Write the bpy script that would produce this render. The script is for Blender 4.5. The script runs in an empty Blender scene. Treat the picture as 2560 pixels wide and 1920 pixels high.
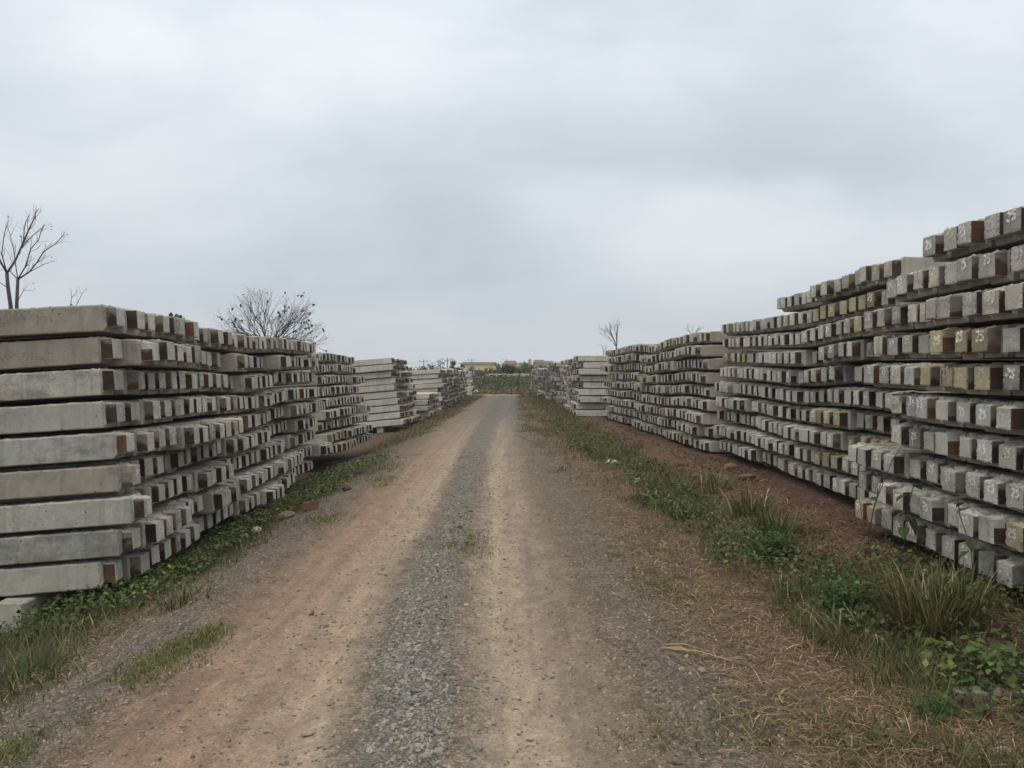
import bpy, bmesh, math, random
import numpy as np
from mathutils import Vector, Matrix

R = math.radians
rng = np.random.default_rng(7)
random.seed(7)
scene = bpy.context.scene
COL = scene.collection

# ------------------------------------------------------------------ camera
F = 1850.0                                   # focal length in photo pixels (2560 wide)
EYE = 1.75
HOR = 940.0                                  # photo row of the horizon
cam_d = bpy.data.cameras.new('camera')
cam_d.sensor_width = 36.0
cam_d.lens = 36.0 * F / 2560.0
cam_d.clip_start = 0.05
cam_d.clip_end = 4000
cam = bpy.data.objects.new('camera', cam_d)
COL.objects.link(cam)
cam.location = (0, 0, EYE)
cam.rotation_euler = (R(90) - math.atan((960 - HOR) / F), 0, 0)
scene.camera = cam

# ------------------------------------------------------------------ world
SUN_EL, SUN_AZ = R(58), R(-150)
world = bpy.data.worlds.new('World')
scene.world = world
world.use_nodes = True
NT = world.node_tree
for n in list(NT.nodes):
    NT.nodes.remove(n)


class NB:
    """small helper to write node trees"""
    def __init__(self, nt):
        self.nt = nt

    def n(self, typ, **kw):
        nd = self.nt.nodes.new(typ)
        for k, v in kw.items():
            setattr(nd, k, v)
        return nd

    def put(self, sock, v):
        if v is None:
            return
        if hasattr(v, 'is_linked'):
            self.nt.links.new(v, sock)
        else:
            sock.default_value = v

    def m(self, op, a, b=None, c=None, clamp=False):
        nd = self.n('ShaderNodeMath', operation=op, use_clamp=clamp)
        for i, v in enumerate((a, b, c)):
            if v is not None:
                self.put(nd.inputs[i], v)
        return nd.outputs[0]

    def noise(self, vec, scale, detail=4, rough=0.55, dist=0.0, dim='3D'):
        nd = self.n('ShaderNodeTexNoise', noise_dimensions=dim)
        if vec is not None:
            self.put(nd.inputs['Vector'], vec)
        nd.inputs['Scale'].default_value = scale
        nd.inputs['Detail'].default_value = detail
        nd.inputs['Roughness'].default_value = rough
        nd.inputs['Distortion'].default_value = dist
        return nd.outputs[0]

    def ramp(self, fac, stops, interp='LINEAR'):
        nd = self.n('ShaderNodeValToRGB')
        cr = nd.color_ramp
        cr.interpolation = interp
        while len(cr.elements) > 1:
            cr.elements.remove(cr.elements[-1])
        for i, (p, c) in enumerate(stops):
            e = cr.elements[0] if i == 0 else cr.elements.new(p)
            e.position = p
            e.color = (c, c, c, 1) if isinstance(c, (int, float)) else (*c, 1)
        self.put(nd.inputs[0], fac)
        return nd.outputs[0]

    def mix(self, fac, a, b, mode='MIX'):
        nd = self.n('ShaderNodeMix', data_type='RGBA', blend_type=mode)
        self.put(nd.inputs[0], fac)
        for s, v in ((nd.inputs[6], a), (nd.inputs[7], b)):
            self.put(s, (*v, 1) if isinstance(v, tuple) and len(v) == 3 else v)
        return nd.outputs[2]

    def sep(self, v):
        nd = self.n('ShaderNodeSeparateXYZ')
        self.put(nd.inputs[0], v)
        return nd.outputs

    def comb(self, x, y, z):
        nd = self.n('ShaderNodeCombineXYZ')
        for i, v in enumerate((x, y, z)):
            self.put(nd.inputs[i], v)
        return nd.outputs[0]

    def mapv(self, vec, scale=(1, 1, 1), loc=(0, 0, 0)):
        nd = self.n('ShaderNodeMapping')
        self.put(nd.inputs[0], vec)
        nd.inputs['Scale'].default_value = scale
        nd.inputs['Location'].default_value = loc
        return nd.outputs[0]


w = NB(NT)
tc = w.n('ShaderNodeTexCoord')
vx, vy, vz = w.sep(tc.outputs['Generated'])
el = w.m('MAXIMUM', vz, 0.0)
ay = w.m('MAXIMUM', w.m('ABSOLUTE', vy), 0.25)
ca = w.m('DIVIDE', vx, ay)
cb = w.m('DIVIDE', vz, ay)
wp = w.comb(ca, cb, 0.0)
n1 = w.noise(w.mapv(wp, (1.2, 2.6, 1)), 2.1, 6, 0.55, 0.3)
n2 = w.noise(w.mapv(wp, (1.0, 2.3, 1), (3.1, 7.7, 0)), 2.1, 6, 0.55, 0.3)
wa = w.m('ADD', ca, w.m('MULTIPLY', w.m('SUBTRACT', n1, 0.5), 0.36))
wb = w.m('ADD', cb, w.m('MULTIPLY', w.m('SUBTRACT', n2, 0.5), 0.22))
# soft thick and thin places of the overcast: (photo px of the centre, spread, strength)
BL = [(1010, 520, 300, 150, -.12), (1330, 440, 380, 110, -.05), (2060, 230, 260, 190, -.12),
      (1750, 380, 420, 80, -.08), (1150, 700, 350, 140, -.07), (1430, 20, 150, 60, -.12),
      (420, 60, 260, 80, .13), (700, 250, 230, 170, .07), (1720, 560, 380, 85, .13),
      (1150, 150, 300, 120, .07), (2400, 120, 200, 160, .08), (600, 480, 280, 100, .06),
      (120, 420, 220, 130, .06), (330, 720, 420, 90, -.04), (60, 250, 150, 150, -.05)]
tot = None
for (px, py, sx, sy, amp) in BL:
    a = w.m('MULTIPLY', w.m('SUBTRACT', wa, (px - 1280) / F), F / sx)
    b = w.m('MULTIPLY', w.m('SUBTRACT', wb, (HOR - py) / F), F / sy)
    d = w.m('ADD', w.m('MULTIPLY', a, a), w.m('MULTIPLY', b, b))
    g = w.m('MULTIPLY', w.m('EXPONENT', w.m('MULTIPLY', d, -0.5)), amp)
    tot = g if tot is None else w.m('ADD', tot, g)
n3 = w.noise(w.mapv(wp, (1.0, 2.2, 1), (5, 1, 0)), 4.0, 6, 0.5, 0.4)
tot = w.m('ADD', tot, w.m('MULTIPLY', w.m('SUBTRACT', n3, 0.5), 0.30))
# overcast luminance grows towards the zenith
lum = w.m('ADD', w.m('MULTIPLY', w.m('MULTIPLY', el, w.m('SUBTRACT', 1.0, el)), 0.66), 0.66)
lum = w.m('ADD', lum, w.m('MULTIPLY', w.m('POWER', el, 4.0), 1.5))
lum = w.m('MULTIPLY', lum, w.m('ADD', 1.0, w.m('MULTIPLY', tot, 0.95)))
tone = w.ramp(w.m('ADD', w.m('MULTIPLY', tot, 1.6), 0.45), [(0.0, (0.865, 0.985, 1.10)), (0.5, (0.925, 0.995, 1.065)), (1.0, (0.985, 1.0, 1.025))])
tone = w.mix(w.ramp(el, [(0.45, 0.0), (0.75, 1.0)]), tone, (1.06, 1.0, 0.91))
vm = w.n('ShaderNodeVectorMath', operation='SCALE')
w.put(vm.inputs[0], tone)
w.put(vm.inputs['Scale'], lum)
sky = w.n('ShaderNodeTexSky', sky_type='NISHITA')
sky.sun_disc = False
sky.sun_elevation = SUN_EL
sky.sun_rotation = SUN_AZ
sky.dust_density = 4.0
skyd = w.n('ShaderNodeVectorMath', operation='SCALE')
w.put(skyd.inputs[0], sky.outputs[0])
skyd.inputs['Scale'].default_value = 0.08
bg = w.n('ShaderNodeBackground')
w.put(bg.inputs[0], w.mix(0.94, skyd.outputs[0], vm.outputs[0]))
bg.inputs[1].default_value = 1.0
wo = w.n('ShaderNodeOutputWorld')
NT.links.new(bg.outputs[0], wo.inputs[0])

# ------------------------------------------------------------------ sun, soft behind the cloud
sd = bpy.data.lights.new('sun', 'SUN')
sd.energy = 0.95
sd.angle = R(28)
sd.color = (1.0, 0.965, 0.91)
sun = bpy.data.objects.new('sun', sd)
COL.objects.link(sun)
sv = Vector((math.sin(SUN_AZ) * math.cos(SUN_EL), math.cos(SUN_AZ) * math.cos(SUN_EL), math.sin(SUN_EL)))
sun.rotation_euler = sv.to_track_quat('Z', 'Y').to_euler()

scene.view_settings.view_transform = 'Standard'
scene.view_settings.look = 'None'
scene.view_settings.exposure = 0.0
scene.view_settings.gamma = 1.0
scene.cycles.use_denoising = True
scene.cycles.max_bounces = 6
scene.cycles.diffuse_bounces = 3
scene.cycles.use_adaptive_sampling = True

# ------------------------------------------------------------------ helpers
def vnoise(x, y, seed=0):
    xi = np.floor(x).astype(np.int64); yi = np.floor(y).astype(np.int64)
    fx = x - xi; fy = y - yi
    fx = fx * fx * (3 - 2 * fx); fy = fy * fy * (3 - 2 * fy)

    def h(a, b):
        v = (a * 374761393 + b * 668265263 + seed * 1274126177) & 0x7fffffff
        v = ((v ^ (v >> 13)) * 1274126177) & 0x7fffffff
        return ((v ^ (v >> 16)) & 0xffff) / 65535.0
    a = h(xi, yi); b = h(xi + 1, yi); c = h(xi, yi + 1); d = h(xi + 1, yi + 1)
    return (a * (1 - fx) + b * fx) * (1 - fy) + (c * (1 - fx) + d * fx) * fy


def fbm(x, y, seed=0, octv=4):
    x = np.asarray(x, float); y = np.asarray(y, float)
    s = 0; a = 0.5; t = 0
    for i in range(octv):
        s = s + a * vnoise(x * 2 ** i, y * 2 ** i, seed + i * 17); t += a; a *= 0.5
    return s / t


def sst(a, b, x):
    t = np.clip((np.asarray(x, float) - a) / (b - a), 0, 1)
    return t * t * (3 - 2 * t)


def mk_mesh(name, verts, faces, mats=(), midx=None, tint=None, smooth=False):
    """verts (n,3); faces: list of int arrays (m,k) or python lists; tint: per-vertex rgb"""
    me = bpy.data.meshes.new(name)
    verts = np.asarray(verts, np.float32)
    loops = []; starts = []; cnt = 0
    for f in faces:
        f = np.asarray(f, np.int32)
        if f.size == 0:
            continue
        loops.append(f.ravel())
        starts.append(np.arange(f.shape[0], dtype=np.int32) * f.shape[1] + cnt)
        cnt += f.size
    loops = np.concatenate(loops); starts = np.concatenate(starts)
    me.vertices.add(len(verts)); me.vertices.foreach_set('co', verts.ravel())
    me.loops.add(len(loops)); me.loops.foreach_set('vertex_index', loops)
    me.polygons.add(len(starts)); me.polygons.foreach_set('loop_start', starts)
    for m_ in mats:
        me.materials.append(m_)
    if midx is not None:
        me.polygons.foreach_set('material_index', np.asarray(midx, np.int32))
    if tint is not None:
        at = me.attributes.new('tint', 'FLOAT_COLOR', 'POINT')
        c = np.ones((len(verts), 4), np.float32); c[:, :3] = tint
        at.data.foreach_set('color', c.ravel())
    me.update(calc_edges=True)
    me.validate()
    me.polygons.foreach_set('use_smooth', np.full(len(me.polygons), bool(smooth)))
    return me


def obj(name, me, parent=None, loc=None):
    o = bpy.data.objects.new(name, me)
    COL.objects.link(o)
    if parent is not None:
        o.parent = parent
    if loc is not None:
        o.location = loc
    return o


def tag(o, label=None, cat=None, group=None, kind=None):
    if label: o['label'] = label
    if cat: o['category'] = cat
    if group: o['group'] = group
    if kind: o['kind'] = kind
    return o


class MB:
    """collects shapes into one mesh"""
    def __init__(self):
        self.v = []; self.f = []; self.n = 0; self.mi = []; self.t = []

    def add(self, v, f, mi=0, t=None):
        v = np.asarray(v, float)
        self.v.append(v)
        self.f.append([[i + self.n for i in q] for q in f]); self.mi += [mi] * len(f)
        self.t.append(np.tile(np.asarray(t if t is not None else (1, 1, 1), float), (len(v), 1)))
        self.n += len(v)

    def box(self, lo, hi, mi=0, t=None, jit=0.0):
        x0, y0, z0 = lo; x1, y1, z1 = hi
        v = np.array([(x0, y0, z0), (x1, y0, z0), (x1, y1, z0), (x0, y1, z0), (x0, y0, z1), (x1, y0, z1), (x1, y1, z1), (x0, y1, z1)], float)
        if jit: v += rng.normal(0, jit, v.shape)
        self.add(v, [(0, 3, 2, 1), (4, 5, 6, 7), (0, 1, 5, 4), (1, 2, 6, 5), (2, 3, 7, 6), (3, 0, 4, 7)], mi, t)

    def tube(self, pts, rad, seg=6, mi=0, t=None):
        pts = [Vector(p) for p in pts]
        k = len(pts)
        if not hasattr(rad, '__len__'): rad = [rad] * k
        vs = []
        for i, p in enumerate(pts):
            d = (pts[min(i + 1, k - 1)] - pts[max(i - 1, 0)])
            d = d.normalized() if d.length > 1e-9 else Vector((0, 0, 1))
            a = d.orthogonal().normalized(); b = d.cross(a)
            if i and (a.dot(pa) < 0.0):
                pass
            if i:
                a = (pa - d * pa.dot(d)).normalized(); b = d.cross(a)
            pa = a
            for s in range(seg):
                th = 2 * math.pi * s / seg
                vs.append(p + (a * math.cos(th) + b * math.sin(th)) * rad[i])
        fs = []
        for i in range(k - 1):
            for s in range(seg):
                s2 = (s + 1) % seg
                fs.append((i * seg + s, i * seg + s2, (i + 1) * seg + s2, (i + 1) * seg + s))
        fs.append(tuple(range(seg - 1, -1, -1))); fs.append(tuple((k - 1) * seg + s for s in range(seg)))
        self.add(vs, fs, mi, t)

    def mesh(self, name, mats, smooth=False, tint=False):
        me = bpy.data.meshes.new(name)
        fl = [q for a in self.f for q in a]
        me.from_pydata(np.concatenate(self.v).tolist(), [], fl)
        for m_ in mats: me.materials.append(m_)
        me.polygons.foreach_set('material_index', np.asarray(self.mi, np.int32))
        me.polygons.foreach_set('use_smooth', np.full(len(me.polygons), bool(smooth)))
        if tint:
            at = me.attributes.new('tint', 'FLOAT_COLOR', 'POINT')
            c = np.ones((self.n, 4), np.float32); c[:, :3] = np.concatenate(self.t)
            at.data.foreach_set('color', c.ravel())
        me.update()
        return me


def scatter(bv, bf, pos, rot, scl, base=0):
    """copies of a small shape merged: bv (k,3), bf (m,n), pos (N,3), rot (N,3,3), scl (N,) or (N,3)"""
    N = len(pos)
    scl = np.asarray(scl, float)
    if scl.ndim == 1: scl = np.repeat(scl[:, None], 3, 1)
    v = bv[None] * scl[:, None, :]
    v = np.einsum('nij,nkj->nki', rot, v) + pos[:, None, :]
    f = bf[None] + (np.arange(N) * len(bv))[:, None, None] + base
    return v.reshape(-1, 3), f.reshape(-1, bf.shape[1])


def rot_from(z_yaw, pitch, roll):
    cy, sy = np.cos(z_yaw), np.sin(z_yaw); cp, sp = np.cos(pitch), np.sin(pitch); cr, sr = np.cos(roll), np.sin(roll)
    o = np.zeros_like(cy); i = np.ones_like(cy)
    A = np.stack([np.stack([cy, -sy, o], -1), np.stack([sy, cy, o], -1), np.stack([o, o, i], -1)], -2)
    B = np.stack([np.stack([i, o, o], -1), np.stack([o, cp, -sp], -1), np.stack([o, sp, cp], -1)], -2)
    C = np.stack([np.stack([cr, o, sr], -1), np.stack([o, i, o], -1), np.stack([-sr, o, cr], -1)], -2)
    return A @ B @ C


# ------------------------------------------------------------------ terrain
CY = np.array([-50, 0, 3.4, 5.8, 10, 20, 54, 75, 400.])
CX = np.array([-.4, -.4, -.47, -.60, -.68, -.86, -.72, -.8, -.8])


def centre(y):
    return np.interp(y, CY, CX)


def gz_smooth(x, y):
    x = np.asarray(x, float); y = np.asarray(y, float)
    u = x - centre(y)
    fade = 1 - sst(60, 68, y)
    l = np.clip(-(x + 2.45), 0, None)
    drop = -0.26 * np.minimum(l, 2.1) - 0.05 * np.clip(l - 2.1, 0, 8)
    z = drop * fade
    z = z + 0.04 * sst(2.2, 3.6, u) * fade + 0.09 * sst(3.0, 3.9, u) * (1 - sst(27, 30, y))
    # far grassy bank with a sandy crest behind the cross road
    z = z + 1.75 * sst(73, 84, y) - 0.6 * sst(85, 92, y) + 0.12 * (fbm(x * .12, y * .12, 5, 3) - .5) * sst(73, 84, y)
    return z


def band1(x, a, b):
    return sst(a - .6, a + .6, x) * (1 - sst(b - .6, b + .6, x))


def gz(x, y):
    x = np.asarray(x, float); y = np.asarray(y, float)
    u = x - centre(y)
    z = gz_smooth(x, y)
    off = sst(1.5, 2.4, np.abs(u))
    rough = 0.012 + 0.03 * off
    z = z + (fbm(x * 1.1, y * .8, 11, 4) - .5) * rough * 2
    z = z + (fbm(x * 6, y * 5, 12, 3) - .5) * (0.010 + 0.02 * off)
    z = z - 0.036 * np.exp(-((u + .78) / .36) ** 2) - 0.030 * np.exp(-((u - .62) / .28) ** 2)
    z = z + 0.020 * np.exp(-((u + .04) / .24) ** 2) * (.4 + 1.2 * fbm(x * 2, y * 1.2, 17, 3))
    z = z - 0.05 * sst(.66, .8, fbm(x * .9, y * .55, 18, 3)) * (np.abs(u) < 2)
    z = z + .24 * np.exp(-((y - 84.2) / 1.0) ** 2) * band1(x, -3.0, 2.6) * (.7 + .6 * fbm(x * .5, y * .1, 15, 2))
    z = z + (fbm(x * 13, y * 10, 16, 3) - .5) * .06 * sst(2.6, 3.3, u) * (y < 35)
    # low red spoil ridge along the foot of the numbered stacks
    z = z + 0.10 * np.exp(-((x - 3.15) / .35) ** 2) * (fbm(x * 2, y * 1.3, 14, 3)) * (y < 40)
    return z


def gpt(px, py, dz=0.0):
    """ground point seen at a photo pixel"""
    z = 0.0
    for _ in range(12):
        Y = (EYE - z) * F / max(py - HOR, 1)
        X = (px - 1280) / F * Y
        z = float(gz_smooth(X, Y))
    return Vector((X, Y, float(gz(X, Y)) + dz))


def pxyz(px, py, Y):
    """point at depth Y seen at a photo pixel"""
    return Vector(((px - 1280) / F * Y, Y, EYE + (HOR - py) / F * Y))


# ------------------------------------------------------------------ materials
def new_mat(name):
    m_ = bpy.data.materials.new(name)
    m_.use_nodes = True
    nt = m_.node_tree
    b = nt.nodes['Principled BSDF']
    b.inputs['Roughness'].default_value = 0.9
    b.inputs['Specular IOR Level'].default_value = 0.25
    return m_, NB(nt), b


def bump(k, b, h, strength=0.3, dist=0.01):
    bn = k.n('ShaderNodeBump')
    bn.inputs['Strength'].default_value = strength
    bn.inputs['Distance'].default_value = dist
    k.put(bn.inputs['Height'], h)
    k.put(b.inputs['Normal'], bn.outputs[0])


def tint_src(k, src):
    if src == 'obj':
        return k.n('ShaderNodeObjectInfo').outputs['Color']
    nd = k.n('ShaderNodeAttribute', attribute_name='tint')
    return nd.outputs['Color']


def mat_concrete(name, src, pits=0.0):
    m_, k, b = new_mat(name)
    P = k.n('ShaderNodeNewGeometry').outputs['Position']
    t = tint_src(k, src)
    big = k.noise(P, 1.6, 5, 0.6)
    mid = k.noise(P, 9.0, 6, 0.65, 0.4)
    fine = k.noise(P, 140.0, 3, 0.6)
    streak = k.noise(k.mapv(P, (14, 14, 0.9)), 1.0, 4, 0.6)
    val = k.m('ADD', k.m('MULTIPLY', big, 0.55), k.m('MULTIPLY', mid, 0.5))
    c = k.mix(k.ramp(val, [(0.30, 0.0), (0.75, 1.0)]), (0.66, 0.655, 0.60), (1.20, 1.17, 1.06))
    c = k.mix(1.0, c, t, 'MULTIPLY')
    c = k.mix(k.m('MULTIPLY', k.ramp(streak, [(0.50, 0.0), (0.72, 1.0)]), 0.42), c, (0.15, 0.145, 0.13))
    lime = k.ramp(k.noise(k.mapv(P, (5, 5, 2.2), (4, 2, 1)), 1.0, 5, 0.65, 0.6), [(0.58, 0.0), (0.74, 1.0)])
    c = k.mix(k.m('MULTIPLY', lime, 0.35), c, (0.55, 0.54, 0.51))
    rnd = k.n('ShaderNodeObjectInfo').outputs['Random'] if src == 'obj' else 0.4
    dirty = k.ramp(rnd, [(0.0, 0.0), (0.62, 0.02), (0.80, 0.10), (1.0, 0.16)]) if src == 'obj' else 0.02
    mn = k.m('ADD', k.noise(k.mapv(P, (1, 1, 1.6), (9, 3, 5)), 2.3, 9, 0.78), dirty)
    mould = k.ramp(mn, [(0.56, 0.0), (0.72, 1.0)])
    c = k.mix(k.m('MULTIPLY', mould, 0.62), c, (0.085, 0.083, 0.075))
    speck = k.ramp(k.m('ADD', k.noise(P, 55, 5, 0.75), k.m('MULTIPLY', k.m('SUBTRACT', k.noise(k.mapv(P, (.6, .6, 5), (1, 1, 4)), 1.1, 3), 0.5), 0.55)), [(0.60, 0.0), (0.68, 1.0)])
    c = k.mix(k.m('MULTIPLY', speck, 0.5), c, (0.06, 0.058, 0.05))
    ochre = k.ramp(k.noise(k.mapv(P, (1, 1, .7), (2, 8, 1)), 1.9, 5, 0.6, 0.5), [(0.52, 0.0), (0.70, 1.0)])
    c = k.mix(k.m('MULTIPLY', ochre, 0.30), c, k.mix(1.0, c, (1.12, 1.0, 0.72), 'MULTIPLY'))
    c = k.mix(k.ramp(fine, [(0.25, 0.35), (0.55, 0.0)]), c, (0.10, 0.10, 0.095))
    vo = k.n('ShaderNodeTexVoronoi')
    k.put(vo.inputs['Vector'], P); vo.inputs['Scale'].default_value = 17
    keep = k.ramp(k.noise(P, 7.0, 2, 0.5), [(0.52, 0.0), (0.60, 1.0)])
    pore = k.m('MULTIPLY', k.ramp(vo.outputs['Distance'], [(0.10, 1.0), (0.17, 0.0)]), keep)
    c = k.mix(k.m('MULTIPLY', pore, 0.8), c, (0.035, 0.034, 0.03))
    if pits:
        v2 = k.n('ShaderNodeTexVoronoi'); k.put(v2.inputs['Vector'], k.mix(.06, P, k.noise(P, 60, 2))); v2.inputs['Scale'].default_value = 70
        hole = k.m('MULTIPLY', k.ramp(v2.outputs['Distance'], [(0.16, 1.0), (0.30, 0.0)]), k.ramp(k.noise(P, 22, 4, .6), [(0.50, 0.0), (0.62, 1.0)]))
        c = k.mix(k.m('MULTIPLY', hole, pits), c, (0.07, 0.066, 0.058))
        pore = k.m('MAXIMUM', pore, hole)
        bleed = k.ramp(k.noise(k.mapv(P, (1, 1, .5), (3, 1, 7)), 8.5, 6, .7, .8), [(0.57, 0.0), (0.72, 1.0)])
        c = k.mix(k.m('MULTIPLY', bleed, 0.22), c, (0.20, 0.135, 0.085))
    k.put(b.inputs['Base Color'], c)
    h = k.m('ADD', k.m('MULTIPLY', fine, 0.35), k.m('MULTIPLY', k.noise(P, 38, 5, 0.7), 0.65))
    h = k.m('SUBTRACT', h, k.m('MULTIPLY', pore, 0.7))
    bump(k, b, h, 0.5, 0.006)
    b.inputs['Roughness'].default_value = 0.93
    return m_


def mat_rust(name, src):
    m_, k, b = new_mat(name)
    P = k.n('ShaderNodeNewGeometry').outputs['Position']
    if src == 'obj':
        rv = k.n('ShaderNodeObjectInfo').outputs['Random']
    else:
        rv = k.sep(k.n('ShaderNodeAttribute', attribute_name='tint').outputs['Vector'])[2]
    n_ = k.noise(P, 11.0, 6, 0.65, 0.3)
    base = k.ramp(rv, [(0.0, (0.020, 0.017, 0.015)), (0.40, (0.030, 0.021, 0.017)), (0.66, (0.050, 0.030, 0.022)), (0.88, (0.095, 0.046, 0.027)), (1.0, (0.16, 0.078, 0.038))], 'LINEAR')
    c = k.mix(k.ramp(n_, [(0.38, 0.0), (0.68, 1.0)]), base, (0.066, 0.042, 0.030))
    c = k.mix(k.ramp(k.noise(P, 60.0, 4, 0.6), [(0.5, 0.0), (0.75, 0.5)]), c, (0.02, 0.015, 0.013))
    # cement slurry left on the plate, mostly from the top down
    fr = k.m('FRACT', k.m('MULTIPLY', rv, 7.31))
    gz_ = k.sep(k.n('ShaderNodeTexCoord').outputs['Generated'])[2] if src == 'obj' else 0.35
    sp = k.m('ADD', k.m('MULTIPLY', k.noise(k.mapv(P, (1, 1, 1), (5, 8, 3)), 7.0, 4, 0.55, 0.5), 0.8), k.m('MULTIPLY', gz_, 0.50))
    sp = k.m('ADD', sp, k.m('MULTIPLY', k.m('SUBTRACT', fr, 0.5), 0.62))
    c = k.mix(k.ramp(sp, [(0.70, 0.0), (0.81, 0.9)]), c, k.mix(k.noise(P, 30, 4), (0.12, 0.105, 0.088), (0.25, 0.225, 0.19)))
    k.put(b.inputs['Base Color'], c)
    b.inputs['Roughness'].default_value = 0.85
    bump(k, b, n_, 0.5, 0.004)
    return m_


def mat_plain(name, col, rough=0.9, var=0.25, scale=20.0, bstr=0.2):
    m_, k, b = new_mat(name)
    P = k.n('ShaderNodeNewGeometry').outputs['Position']
    n_ = k.noise(P, scale, 5, 0.6)
    lo = tuple(c * (1 - var) for c in col); hi = tuple(min(1, c * (1 + var)) for c in col)
    k.put(b.inputs['Base Color'], k.mix(k.ramp(n_, [(0.3, 0.0), (0.7, 1.0)]), lo, hi))
    b.inputs['Roughness'].default_value = rough
    if bstr: bump(k, b, n_, bstr, 0.01)
    return m_


def mat_leaf(name, rough=0.6, trans=0.25):
    """plant matter coloured per blade or leaf"""
    m_, k, b = new_mat(name)
    at = k.n('ShaderNodeAttribute', attribute_name='tint').outputs['Color']
    P = k.n('ShaderNodeNewGeometry').outputs['Position']
    n_ = k.noise(P, 30, 3, 0.6)
    c = k.mix(k.m('MULTIPLY', n_, 0.5), at, k.mix(1.0, at, (0.55, 0.55, 0.5), 'MULTIPLY'))
    k.put(b.inputs['Base Color'], c)
    b.inputs['Roughness'].default_value = rough
    b.inputs['Specular IOR Level'].default_value = 0.3
    tr = k.n('ShaderNodeBsdfTranslucent')
    k.put(tr.inputs[0], c)
    mx = k.n('ShaderNodeMixShader')
    mx.inputs[0].default_value = trans
    k.nt.links.new(b.outputs[0], mx.inputs[1]); k.nt.links.new(tr.outputs[0], mx.inputs[2])
    out = [n for n in k.nt.nodes if n.type == 'OUTPUT_MATERIAL'][0]
    k.nt.links.new(mx.outputs[0], out.inputs[0])
    return m_


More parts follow.
